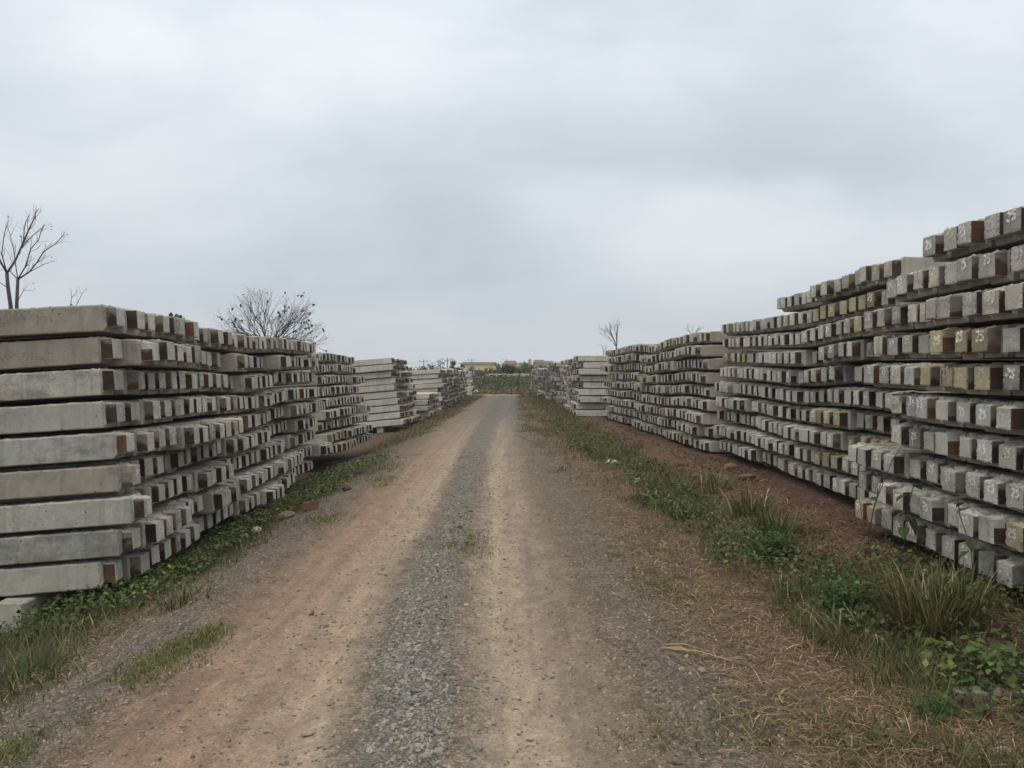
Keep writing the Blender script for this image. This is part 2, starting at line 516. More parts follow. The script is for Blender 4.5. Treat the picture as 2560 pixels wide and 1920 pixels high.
def mat_ground():
    m_, k, b = new_mat('earth_and_gravel')
    P = k.n('ShaderNodeNewGeometry').outputs['Position']
    X, Y, Z = k.sep(P)
    P2 = k.comb(X, Y, 0.0)
    u = k.n('ShaderNodeAttribute', attribute_name='u').outputs['Fac']
    Pl = k.mapv(P2, (1.0, 0.35, 1))
    wob = k.m('MULTIPLY', k.m('SUBTRACT', k.noise(Pl, 1.6, 6, 0.65), 0.5), 0.42)
    wob = k.m('ADD', wob, k.m('MULTIPLY', k.m('SUBTRACT', k.noise(P2, 9.0, 5, 0.7), 0.5), 0.28))
    uw = k.m('ADD', u, wob)
    s = k.m('DIVIDE', k.m('ADD', uw, 5.0), 10.0)          # -5..5 m across the road -> 0..1

    def q(v): return (v + 5.0) / 10.0
    grav = (0.142, 0.131, 0.115)
    mauve = (0.122, 0.102, 0.088)
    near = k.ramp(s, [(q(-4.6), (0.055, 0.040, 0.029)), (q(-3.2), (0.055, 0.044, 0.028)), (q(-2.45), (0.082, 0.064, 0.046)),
                      (q(-2.2), mauve), (q(-1.75), mauve), (q(-1.55), (0.150, 0.112, 0.083)), (q(-1.15), (0.240, 0.170, 0.125)),
                      (q(-.85), (0.252, 0.190, 0.142)), (q(-.52), (0.300, 0.240, 0.178)), (q(-.31), (0.155, 0.130, 0.100)), (q(-.17), grav), (q(.07), grav),
                      (q(.20), (0.165, 0.138, 0.105)), (q(.46), (0.300, 0.247, 0.188)), (q(.80), (0.220, 0.178, 0.138)), (q(1.15), (0.135, 0.107, 0.083)), (q(1.5), mauve),
                      (q(1.85), (0.115, 0.085, 0.060)), (q(2.4), (0.105, 0.069, 0.045)), (q(3.3), (0.095, 0.062, 0.043)), (q(3.75), (0.105, 0.060, 0.041)),
                      (q(4.6), (0.085, 0.050, 0.035))])
    far = k.ramp(s, [(q(-4.6), (0.10, 0.06, 0.04)), (q(-3.0), (0.080, 0.064, 0.038)), (q(-2.1), (0.115, 0.092, 0.055)), (q(-1.6), (0.145, 0.115, 0.086)),
                     (q(-.9), (0.135, 0.119, 0.099)), (q(-.3), (0.108, 0.104, 0.096)), (q(.5), (0.120, 0.113, 0.101)), (q(1.1), (0.098, 0.093, 0.081)), (q(1.5), (0.09, 0.078, 0.046)), (q(2.6), (0.065, 0.057, 0.032)),
                     (q(3.6), (0.09, 0.064, 0.042))])
    c = k.mix(k.ramp(k.m('DIVIDE', Y, 60.0), [(0.22, 0.0), (0.60, 1.0)]), near, far)
    # cross road and the bank behind it
    bank = k.ramp(k.m('ADD', k.m('DIVIDE', Y, 100.0), k.m('MULTIPLY', k.m('SUBTRACT', k.noise(P2, .7, 4), 0.5), 0.02)),
                  [(0.665, (0.2, 0.19, 0.17)), (0.675, (0.27, 0.225, 0.175)), (0.695, (0.26, 0.22, 0.17)), (0.705, (0.14, 0.10, 0.062)), (0.74, (0.10, 0.085, 0.045)), (0.78, (0.05, 0.06, 0.03)), (0.815, (0.06, 0.07, 0.035)),
                   (0.826, (0.22, 0.19, 0.145)), (0.855, (0.21, 0.18, 0.135)), (0.865, (0.05, 0.07, 0.03))])
    c = k.mix(k.ramp(Y, [(0.0, 0.0), (1.0, 1.0)]), c, c)
    yr = k.n('ShaderNodeMapRange'); k.put(yr.inputs[0], Y); yr.inputs[1].default_value = 66.4; yr.inputs[2].default_value = 67.6
    c = k.mix(yr.outputs[0], c, bank)
    # loose stuff: patches of pale dust, of red clay, of dark damp, and small stones
    patch = k.noise(Pl, 2.2, 6, 0.65, 0.5)
    c = k.mix(k.m('MULTIPLY', k.ramp(patch, [(0.55, 0.0), (0.75, 1.0)]), 0.35), c, k.mix(1.0, c, (1.5, 1.38, 1.2), 'MULTIPLY'))
    red = k.ramp(k.noise(k.mapv(P2, (1, .6, 1), (7, 3, 0)), 1.3, 6, 0.7, 0.7), [(0.60, 0.0), (0.72, 1.0)])
    c = k.mix(k.m('MULTIPLY', red, 0.22), c, (0.26, 0.145, 0.09))
    dk = k.ramp(k.noise(k.mapv(P2, (1, .5, 1), (1, 9, 0)), 3.4, 6, 0.7), [(0.56, 0.0), (0.72, 1.0)])
    c = k.mix(k.m('MULTIPLY', dk, 0.45), c, k.mix(1.0, c, (0.5, 0.48, 0.48), 'MULTIPLY'))
    vo = k.n('ShaderNodeTexVoronoi'); k.put(vo.inputs['Vector'], P2); vo.inputs['Scale'].default_value = 75; vo.inputs['Randomness'].default_value = 1
    vo2 = k.n('ShaderNodeTexVoronoi'); k.put(vo2.inputs['Vector'], P2); vo2.inputs['Scale'].default_value = 26
    st = k.ramp(k.sep(vo.outputs['Color'])[0], [(0.0, 0.45), (0.5, 0.95), (0.85, 1.25), (1.0, 1.75)])
    mot = k.ramp(k.noise(k.mapv(P2, (1, .6, 1), (3, 3, 0)), 5.5, 7, 0.72, 0.4), [(0.32, 0.72), (0.5, 1.0), (0.68, 1.28)])
    c = k.mix(0.8, c, k.mix(1.0, c, mot, 'MULTIPLY'))
    trk = k.ramp(s, [(q(-1.6), 0.0), (q(-1.35), 1.0), (q(-.45), 1.0), (q(-.25), 0.0), (q(.2), 0.0), (q(.42), 1.0), (q(.85), 1.0), (q(1.3), 0.0)])
    loose = k.m('SUBTRACT', 1.0, k.m('MULTIPLY', trk, 0.62))
    tyre = k.noise(k.mapv(P2, (7.0, 0.22, 1), (2, 4, 0)), 1.0, 5, 0.6, 0.2)
    c = k.mix(k.m('MULTIPLY', trk, 0.75), c, k.mix(1.0, c, k.ramp(tyre, [(0.3, 0.74), (0.5, 1.0), (0.7, 1.22)]), 'MULTIPLY'))
    c = k.mix(k.m('MULTIPLY', loose, 0.8), c, k.mix(1.0, c, st, 'MULTIPLY'))
    st2 = k.ramp(k.sep(vo2.outputs['Color'])[1], [(0.0, 0.6), (0.6, 1.0), (1.0, 1.45)])
    c = k.mix(k.m('MULTIPLY', loose, 0.55), c, k.mix(1.0, c, st2, 'MULTIPLY'))
    gr = k.noise(P2, 260, 3, 0.7)
    c = k.mix(k.m('MULTIPLY', loose, 0.65), c, k.mix(1.0, c, k.ramp(gr, [(0.25, 0.45), (0.5, 1.0), (0.75, 1.5)]), 'MULTIPLY'))
    k.put(b.inputs['Base Color'], c)
    h = k.m('ADD', k.m('MULTIPLY', vo.outputs['Distance'], -0.6), k.m('MULTIPLY', gr, 0.4))
    h = k.m('ADD', h, k.m('MULTIPLY', k.noise(P2, 34, 5, 0.7), 0.9))
    bump(k, b, h, 0.8, 0.012)
    b.inputs['Roughness'].default_value = 0.95
    return m_


M_CON = mat_concrete('weathered_concrete', 'obj')
M_HEAD = mat_concrete('rough_concrete', 'obj', .75)
M_CON_S = mat_concrete('weathered_concrete_mass', 'attr')
M_RUST = mat_rust('rusty_plate', 'obj')
M_RUST_S = mat_rust('rusty_plate_mass', 'attr')
M_PAINT = mat_plain('white_paint', (0.72, 0.71, 0.66), 0.8, 0.25, 45, 0)
M_PAINTF = mat_plain('faded_paint', (0.50, 0.495, 0.46), 0.8, 0.3, 60, 0)
M_PAINTY = mat_plain('cream_paint', (0.62, 0.585, 0.44), 0.8, 0.25, 45, 0)
M_GROUND = mat_ground()
M_LEAF = mat_leaf('plant_matter')
M_BARK = mat_plain('bark', (0.070, 0.062, 0.056), 0.95, 0.4, 25, 0.4)
M_BRICK = mat_plain('red_brick', (0.28, 0.105, 0.06), 0.95, 0.35, 30, 0.5)
M_STONE = mat_concrete('grey_stone', 'attr')

# ------------------------------------------------------------------ ground sheet
def build_ground():
    xs = np.concatenate([-np.geomspace(4.6, 700, 60)[::-1], np.arange(-4.55, 4.56, 0.032), np.geomspace(4.6, 700, 60)])
    ys = [-40, -20, -10, -5, -2, 0, 1, 1.6, 2.0]
    y = 2.3
    while y < 95:
        ys.append(y); y += max(0.026, 0.0075 * y)
    ys += list(np.geomspace(97, 1500, 30))
    ys = np.array(ys)
    Xg, Yg = np.meshgrid(xs, ys)
    Zg = gz(Xg, Yg)
    nx, ny = len(xs), len(ys)
    v = np.stack([Xg, Yg, Zg], -1).reshape(-1, 3)
    i = np.arange(nx - 1)[None] + (np.arange(ny - 1) * nx)[:, None]
    f = np.stack([i, i + 1, i + 1 + nx, i + nx], -1).reshape(-1, 4)
    me = mk_mesh('ground', v, [f], [M_GROUND], smooth=True)
    at = me.attributes.new('u', 'FLOAT', 'POINT')
    at.data.foreach_set('value', (Xg - centre(Yg)).astype(np.float32).ravel())
    tag(obj('ground', me), kind='structure')


build_ground()

# ------------------------------------------------------------------ concrete piles
PW, PL = 0.25, 6.0


def body_mesh(seed, fine=False):
    r = np.random.default_rng(seed)
    hw = PW / 2
    ch = 0.010 + r.uniform(-.003, .004)
    base = [(-hw + ch, 0), (hw - ch, 0), (hw - ch * .35, ch * .35), (hw, ch), (hw, .08), (hw, .17), (hw, PW - .012), (hw - .009, PW - .001)]
    top = [(t, PW) for t in np.linspace(hw - .03, -hw + .03, 6)]
    sec = np.array(base + top + [(-hw + .009, PW - .001), (-hw, PW - .012), (-hw, .17), (-hw, .08), (-hw, ch), (-hw + ch * .35, ch * .35)])
    ns = len(sec)
    xs = [0, -.020, -.045, -.10, -.17, -.26, -.38, -.55, -.8, -1.1, -1.6, -2.4, -4.0, -PL]
    if fine:
        xs = [0, -.020, -.030] + list(-np.arange(.08, 3.2, .035)) + [-3.6, -4.5, -PL]
    vs = []
    for j, x in enumerate(xs):
        s = sec.copy()
        if j < 1:
            ins = .030
            s[:, 0] *= (hw - ins * .8) / hw
            s[:, 1] = (s[:, 1] - PW / 2) * (PW / 2 - ins) / (PW / 2) + PW / 2 + ins * .25
        istop = s[:, 1] > PW - .03
        s[istop, 1] += -.003 + r.normal(0, .0030 if fine else .0045, istop.sum())
        # crumbs of mortar pushed over the top edges
        lump = r.random(ns) < (.035 if fine else .07)
        s[istop & lump, 1] += r.uniform(.004, .014, (istop & lump).sum())
        s[:, 0] += r.normal(0, .0010, ns)
        vs.append(np.column_stack([np.full(ns, x) + (r.normal(0, .003, ns) if j < 3 else 0), s]))
    v = np.concatenate(vs)
    f = []
    for j in range(len(xs) - 1):
        for i in range(ns):
            i2 = (i + 1) % ns
            f.append((j * ns + i, (j + 1) * ns + i, (j + 1) * ns + i2, j * ns + i2))
    f.append(tuple(range(ns)))
    f.append(tuple((len(xs) - 1) * ns + i for i in range(ns - 1, -1, -1)))
    mb = MB(); mb.add(v, f)
    return mb.mesh('pile_body', [M_CON])


def head_mesh(seed):
    """the smaller concrete block standing out of the end, with broken edges"""
    r = np.random.default_rng(seed)
    wd = r.uniform(.150, .182); ht = r.uniform(.168, .188); pr = r.uniform(.080, .108)
    z0 = .040 + r.uniform(-.006, .008); yo = r.uniform(-.012, .012)
    bm = bmesh.new()
    nx, ny, nz = 4, 11, 12
    def grid(fn, a, b_):
        g = [[bm.verts.new(fn(i / a, j / b_)) for j in range(b_ + 1)] for i in range(a + 1)]
        for i in range(a):
            for j in range(b_):
                bm.faces.new((g[i][j], g[i + 1][j], g[i + 1][j + 1], g[i][j + 1]))
    X0, X1 = -.035, pr
    Ya, Yb = yo - wd / 2, yo + wd / 2
    grid(lambda a, b_: (X1, Ya + (Yb - Ya) * a, z0 + ht * b_), ny, nz)
    grid(lambda a, b_: (X0 + (X1 - X0) * a, Ya, z0 + ht * b_), nx, nz)
    grid(lambda a, b_: (X1 + (X0 - X1) * a, Yb, z0 + ht * b_), nx, nz)
    grid(lambda a, b_: (X0 + (X1 - X0) * a, Ya + (Yb - Ya) * b_, z0 + ht), nx, ny)
    grid(lambda a, b_: (X0 + (X1 - X0) * a, Yb + (Ya - Yb) * b_, z0), nx, ny)
    bmesh.ops.remove_doubles(bm, verts=bm.verts, dist=1e-5)
    worn = r.uniform(.3, 1.3) if r.random() < .55 else r.uniform(1.5, 2.8)
    es = [r.uniform(.2, 1) for _ in range(4)]
    slope = r.uniform(-.012, .012)
    for v in bm.verts:
        x, y, z = v.co
        fy = (y - yo) / (wd / 2); fz = (z - z0) / ht
        on_front = x > X1 - 1e-4
        n_ = r.random()
        if on_front:
            e = 0
            if fy > .99: e = max(e, es[0])
            if fy < -.99: e = max(e, es[1])
            if fz < .01: e = max(e, es[2] * 1.3)
            if fz > .99: e = max(e, es[3])
            v.co.x -= e * worn * .010 * n_ ** 1.5
            if e:
                v.co.y -= np.sign(fy) * (abs(fy) > .99) * e * worn * .007 * r.random() ** 2
                v.co.z += ((fz < .01) * 1.0 - (fz > .99) * 1.0) * e * worn * .008 * r.random() ** 2
            v.co.x += slope * fy * .5
        if fz > .99 and not on_front:
            v.co.z += r.normal(0, .005) + (r.random() < .15) * r.uniform(0, .014)
            # mortar banked up against the shoulder
            v.co.z += max(0, (.06 - x)) * r.uniform(.0, .35)
    me = bpy.data.meshes.new('head_block')
    bm.normal_update()
    bm.to_mesh(me); bm.free()
    me.materials.append(M_HEAD)
    plates = []
    for s in (-1, 1):
        mb = MB()
        y1 = (Ya if s < 0 else Yb)
        lo_, hi_ = (y1 - .005, y1 + .0005) if s < 0 else (y1 - .0005, y1 + .005)
        cut = r.uniform(.001, .006)
        zt = ht - (r.uniform(.002, .010) if r.random() < .8 else r.uniform(.03, .07))
        mb.box((-.012, lo_, z0 + cut), (pr - r.uniform(.004, .009), hi_, z0 + zt), 0, None, .0008)
        plates.append(mb.mesh('steel_plate', [M_RUST]))
    return me, plates, (pr, yo, z0, wd, ht)


DIG = {'2': [[(0, .8), (.2, 1), (.6, 1), (.8, .75), (.6, .5), (.1, .05), (0, 0), (.85, 0)]],
       '5': [[(.8, 1), (.15, 1), (.1, .58), (.5, .65), (.8, .4), (.7, .1), (.3, -.02), (0, .12)]],
       '9': [[(.75, .7), (.5, 1), (.1, .9), (.1, .6), (.5, .5), (.78, .7), (.75, .3), (.6, 0)]],
       '8': [[(.4, .52), (.1, .7), (.2, 1), (.6, 1), (.7, .7), (.4, .52), (.05, .25), (.2, 0), (.65, 0), (.75, .28), (.4, .52)]],
       '3': [[(.05, .9), (.4, 1), (.7, .8), (.35, .52), (.75, .3), (.5, 0), (.05, .08)]],
       '7': [[(.0, .95), (.8, 1), (.35, .0)]],
       '1': [[(.2, .8), (.4, 1), (.35, 0)]]}


def number_mesh(txt, seed, hgt, mat):
    r = np.random.default_rng(seed)
    mb = MB()
    sk = r.uniform(-.15, .25)
    x0 = -len(txt) * .5 * hgt * .68
    wdt = r.uniform(.18, .36); miss = r.choice([.02, .05, .18])
    for ch in txt:
        h = hgt * r.uniform(.85, 1.1)
        dy = r.normal(0, .05) * hgt
        for st in DIG[ch]:
            pts = [(x0 + (p[0] * .62 + p[1] * sk * .3 + r.normal(0, .03)) * h, (p[1] + r.normal(0, .03)) * h + dy) for p in st]
            # two smoothing passes
            for _ in range(2):
                q = [pts[0]]
                for a, b_ in zip(pts[:-1], pts[1:]):
                    q += [(a[0] * .75 + b_[0] * .25, a[1] * .75 + b_[1] * .25), (a[0] * .25 + b_[0] * .75, a[1] * .25 + b_[1] * .75)]
                pts = q + [pts[-1]]
            vs = []; fs = []
            for i, p in enumerate(pts):
                a = pts[max(i - 1, 0)]; b_ = pts[min(i + 1, len(pts) - 1)]
                d = np.array([b_[0] - a[0], b_[1] - a[1]]); d = d / (np.linalg.norm(d) + 1e-9)
                nrm = np.array([-d[1], d[0]]) * hgt * wdt * .5 * r.uniform(.55, 1.3)
                vs += [(0, p[0] + nrm[0], p[1] + nrm[1]), (0, p[0] - nrm[0], p[1] - nrm[1])]
            for i in range(len(pts) - 1):
                if r.random() < miss: continue
                fs.append((2 * i, 2 * i + 1, 2 * i + 3, 2 * i + 2))
            mb.add(vs, fs)
        if r.random() < .16:                           # a run of paint
            xx = x0 + h * r.uniform(.2, .55); L = hgt * r.uniform(.6, 1.5); w_ = hgt * .05
            mb.add([(0.0004, xx - w_, 0), (0.0004, xx + w_, 0), (0.0004, xx + w_ * .6, -L), (0.0004, xx - w_ * .6, -L)], [(0, 1, 2, 3)])
        x0 += hgt * r.uniform(.66, .82)
    return mb.mesh('painted_number', [mat])


BODIES = [body_mesh(100 + i) for i in range(9)]
BODIES_FINE = [body_mesh(200 + i, True) for i in range(5)]
HEADS = [head_mesh(300 + i) for i in range(16)]
NUM_R = [number_mesh(t, 400 + i, .066, (M_PAINT, M_PAINT, M_PAINTF, M_PAINT, M_PAINTF, M_PAINTY)[i % 6]) for i, t in enumerate(['25', '25', '25', '25', '28', '25', '25', '29', '25', '39', '25', '25', '75', '25', '25', '85', '25', '23', '25', '25', '29', '25', '28', '25'])]
NUM_L = [number_mesh(t, 500 + i, .048, M_PAINT) for i, t in enumerate(['2', '7', '5', '1', '2', '3', '2', '8'])]

ORD = 'first second third fourth fifth sixth seventh eighth ninth tenth eleventh twelfth thirteenth fourteenth fifteenth sixteenth seventeenth eighteenth nineteenth twentieth'.split()


def ordw(n):
    if n <= 20: return ORD[n - 1]
    t = ['twent', 'thirt', 'fort', 'fift', 'sixt'][n // 10 - 2]
    return t + 'ieth' if n % 10 == 0 else t + 'y-' + ORD[n % 10 - 1]


# stack: key, side, y0, y1, layers, pitch, base z, face x at y0 and y1, lean (x shift from bottom to top), tilt, yaw, wave
STACKS = [
    dict(k='R1', s=1, y0=4.55, y1=7.55, n=10, p=.271, hs=.915, z=.27, x=(3.50, 3.58), lean=0, tilt=0, yaw=0, wave=.02, spr=.05,
         yend=[7.55, 7.75, 7.65, 6.80, 6.70, 7.35, 7.35, 7.55, 6.95, 6.25]),
    dict(k='R2', s=1, y0=7.95, y1=15.0, n=10, p=.284, z=.23, x=(4.22, 4.25), lean=0, tilt=0, yaw=0, wave=.05, spr=.085,
         yend=[15.0] * 9 + [11.9]),
    dict(k='R3', s=1, y0=15.3, y1=28.0, n=9, p=.284, z=.17, x=(4.06, 3.58), lean=0, tilt=0, yaw=-.02, wave=.06, spr=.075),
    dict(k='R4', s=1, y0=30.2, y1=42.0, n=9, p=.283, z=.09, x=(2.76, 2.85), lean=0, tilt=0, yaw=0, wave=.05, spr=.08),
    dict(k='R5', s=1, y0=43.4, y1=53.0, n=9, p=.283, z=.06, x=(2.66, 2.45), lean=0, tilt=0, yaw=-.02, wave=.08, spr=.10),
    dict(k='R6', s=1, y0=53.8, y1=63.0, n=8, p=.28, z=.12, x=(2.40, 2.15), lean=0, tilt=0, yaw=-.02, wave=.10, spr=.12),
    dict(k='R7', s=1, y0=63.8, y1=72.0, n=8, p=.27, z=.15, x=(2.20, 1.95), lean=0, tilt=0, yaw=-.02, wave=.10, spr=.12),
    dict(k='L1', s=-1, y0=6.62, y1=15.3, n=9, p=.2895, z=-.17, x=(-3.60, -4.10), lean=-.05, tilt=.062, yaw=.09, wave=.038, ph=(-7.59, -.36, -7.6), spr=.10,
         first=[-3.71, -3.53, -3.42, -3.54, -3.58, -3.67, -3.69, -3.70, -3.65]),
    dict(k='L2', s=-1, y0=17.4, y1=21.6, n=9, p=.281, z=-.14, x=(-4.30, -4.12), lean=-.55, tilt=.06, yaw=.05, wave=.05, spr=.08),
    dict(k='L3', s=-1, y0=30.4, y1=34.2, n=10, p=.278, z=-.25, x=(-4.52, -4.36), lean=-.45, tilt=.085, yaw=.20, wave=.03, spr=.08),
    dict(k='L3b', s=-1, y0=35.1, y1=38.6, n=4, p=.284, z=-.20, x=(-3.95, -3.9), lean=0, tilt=.03, yaw=.05, wave=.03, spr=.06),
    dict(k='L4', s=-1, y0=42.6, y1=61.0, n=9, p=.27, z=-.22, x=(-4.06, -3.80), lean=-.05, tilt=.07, yaw=.10, wave=.06, spr=.10),
    dict(k='L5', s=-1, y0=67.0, y1=69.6, n=9, p=.27, z=-.22, x=(-3.62, -3.55), lean=0, tilt=.03, yaw=.02, wave=.03, spr=.06),
]


srng = np.random.default_rng(21)


def lay_stacks():
    out = []
    for S in STACKS:
        s = S['s']
        ph = np.array(S['ph']) if 'ph' in S else srng.uniform(0, 6.28, 3)
        for k in range(S['n']):
            ye = S.get('yend', [S['y1'] + srng.uniform(-.25, .25)] * (k + 1))[k]
            y = S['y0'] + (srng.uniform(-.05, .25) if 'first' not in S else srng.uniform(0, .04))
            i = 0; left = 0; off = 0; yel = False; lo = srng.normal(0, S['spr'] * .35)
            zl = srng.normal(0, .004)
            items = []
            while y + PW / 2 < ye:
                if left <= 0:
                    left = srng.integers(2, 8); off = np.clip(srng.normal(0, S['spr']), -2 * S['spr'], 2 * S['spr'])
                    yel = srng.random() < ((.19 if s > 0 else .02) if S['k'] != 'R2' else .17)
                t = (y - S['y0']) / (S['y1'] - S['y0'])
                X = S['x'][0] + (S['x'][1] - S['x'][0]) * t + S['lean'] * k / max(S['n'] - 1, 1)
                wv = S['wave'] * (math.sin(y * 1.15 + ph[0]) * .5 + math.sin(y * .53 + ph[1]) * .6 + .25 * math.sin(y * 2.1 + ph[2] + k * .35))
                z = S['z'] + k * S['p'] + wv * min(1, .35 + k * .12) + zl + srng.normal(0, .003)
                X2 = X - s * (off + lo + srng.normal(0, .016))
                if i == 0 and 'first' in S: X2 = S['first'][k]
                items.append(dict(S=S, k=k, i=i, pos=(X2, y + PW / 2, z), yaw=S['yaw'] + srng.normal(0, .004), tilt=S['tilt'] + srng.normal(0, .003), yel=yel and srng.random() < .85 and not (S['k'] == 'R1' and k > 7)))
                y += PW + abs(srng.normal(.006, .012)) + .002
                left -= 1; i += 1
            for it in items: it['cnt'] = len(items)
            out += items
    return out


PILES = lay_stacks()


def pile_matrix(it):
    s = it['S']['s']
    c, sn = math.cos(it['yaw']), math.sin(it['yaw'])
    if s < 0:
        xa = Vector((c, sn, math.tan(it['tilt']))).normalized()
    else:
        xa = Vector((-c, -sn, math.tan(it['tilt']))).normalized()
    za = Vector((0, 0, 1)); ya = za.cross(xa).normalized(); za = xa.cross(ya)
    m_ = Matrix((xa, ya, za)).transposed().to_4x4()
    m_ = m_ @ Matrix.Diagonal((1, 1, it['S'].get('hs', .955 if s > 0 else .975), 1))
    m_.translation = Vector(it['pos'])
    return m_


def seen(it):
    x, y, z = it['pos']
    px = 1280 + x / y * F; py = HOR - (z - EYE) / y * F
    return -20 < px < 2585 and -20 < py < 1960


def tone(it):
    g = rng.uniform(.29, .47)
    if it['S']['k'] in ('L3', 'R4', 'L3b', 'L4', 'L5'): g = rng.uniform(.50, .60)
    wv = rng.uniform(-.016, .026)
    body = (g + wv, g, g - wv * .8 - .012)
    if it['yel']:
        a = rng.uniform(.75, 1.05)
        head = (.46 * a, .395 * a, .27 * a)
    else:
        h = rng.uniform(.37, .58); q = rng.uniform(-.014, .018)
        head = (h + q, h, h - q * 1.1)
    return body, head


for it in PILES:
    it['d'] = math.hypot(it['pos'][0], it['pos'][1]) + (0 if seen(it) else 100)
    it['rt'] = tone(it)
order = sorted(PILES, key=lambda a: a['d'])
NEAR = order[:300]
# the piles just outside the frame beside the camera are built as single things too, a step aside brings them into view
edge = [a for a in PILES if not seen(a) and a['S']['k'] == 'R1']
NEARSET = set(id(a) for a in NEAR)
FAR = [a for a in PILES if id(a) not in NEARSET]
WHERE = {'R1': 'stack overgrown by the vine', 'R2': 'second stack past the vine', 'L1': 'leaning stack with bare flanks', 'L2': 'stack past the leaning one', 'R3': 'third stack past the vine'}


def build_piles():
    for it in NEAR:
        S = it['S']; kk = S['k']
        end = it['i'] == 0 and S['s'] < 0
        bme = BODIES_FINE[rng.integers(5)] if end else BODIES[rng.integers(len(BODIES))]
        o = obj('concrete_pile', bme)
        o.matrix_world = pile_matrix(it)
        body, head = it['rt']
        o.color = (*body, 1)
        hi = rng.integers(len(HEADS))
        hm, plates, (pr, yo, z0, wd, ht) = HEADS[hi]
        ho = obj('head_block', hm, o); ho.color = (*head, 1)
        for p_ in plates:
            po = obj('steel_plate', p_, o); po.color = (*body, 1)
        marked = rng.random() < (.74 if S['s'] > 0 else .5)
        if marked:
            nm = NUM_R[rng.integers(len(NUM_R))] if S['s'] > 0 else NUM_L[rng.integers(len(NUM_L))]
            no = obj('painted_number', nm, o)
            no.location = (pr + .0018, yo + rng.uniform(-.012, .012), z0 + ht * rng.uniform(.36, .62))
            no.rotation_euler = (rng.normal(0, .14), 0, 0)
            no.scale = (1, rng.uniform(.75, 1.15), rng.uniform(.8, 1.2))
        if it['yel']: tn = 'yellowish'
        elif sum(head) / 3 > .47: tn = 'pale'
        else: tn = 'grey'
        if S['s'] > 0:
            frm = f"{ordw(it['cnt'] - it['i'])} from the far end"
        else:
            frm = f"{ordw(it['i'] + 1)} from the near end"
        tag(o, f"{tn} concrete pile, {frm}, {ordw(it['k'] + 1)} layer up, {WHERE[kk]}", 'pile', 'stacked concrete piles')


build_piles()


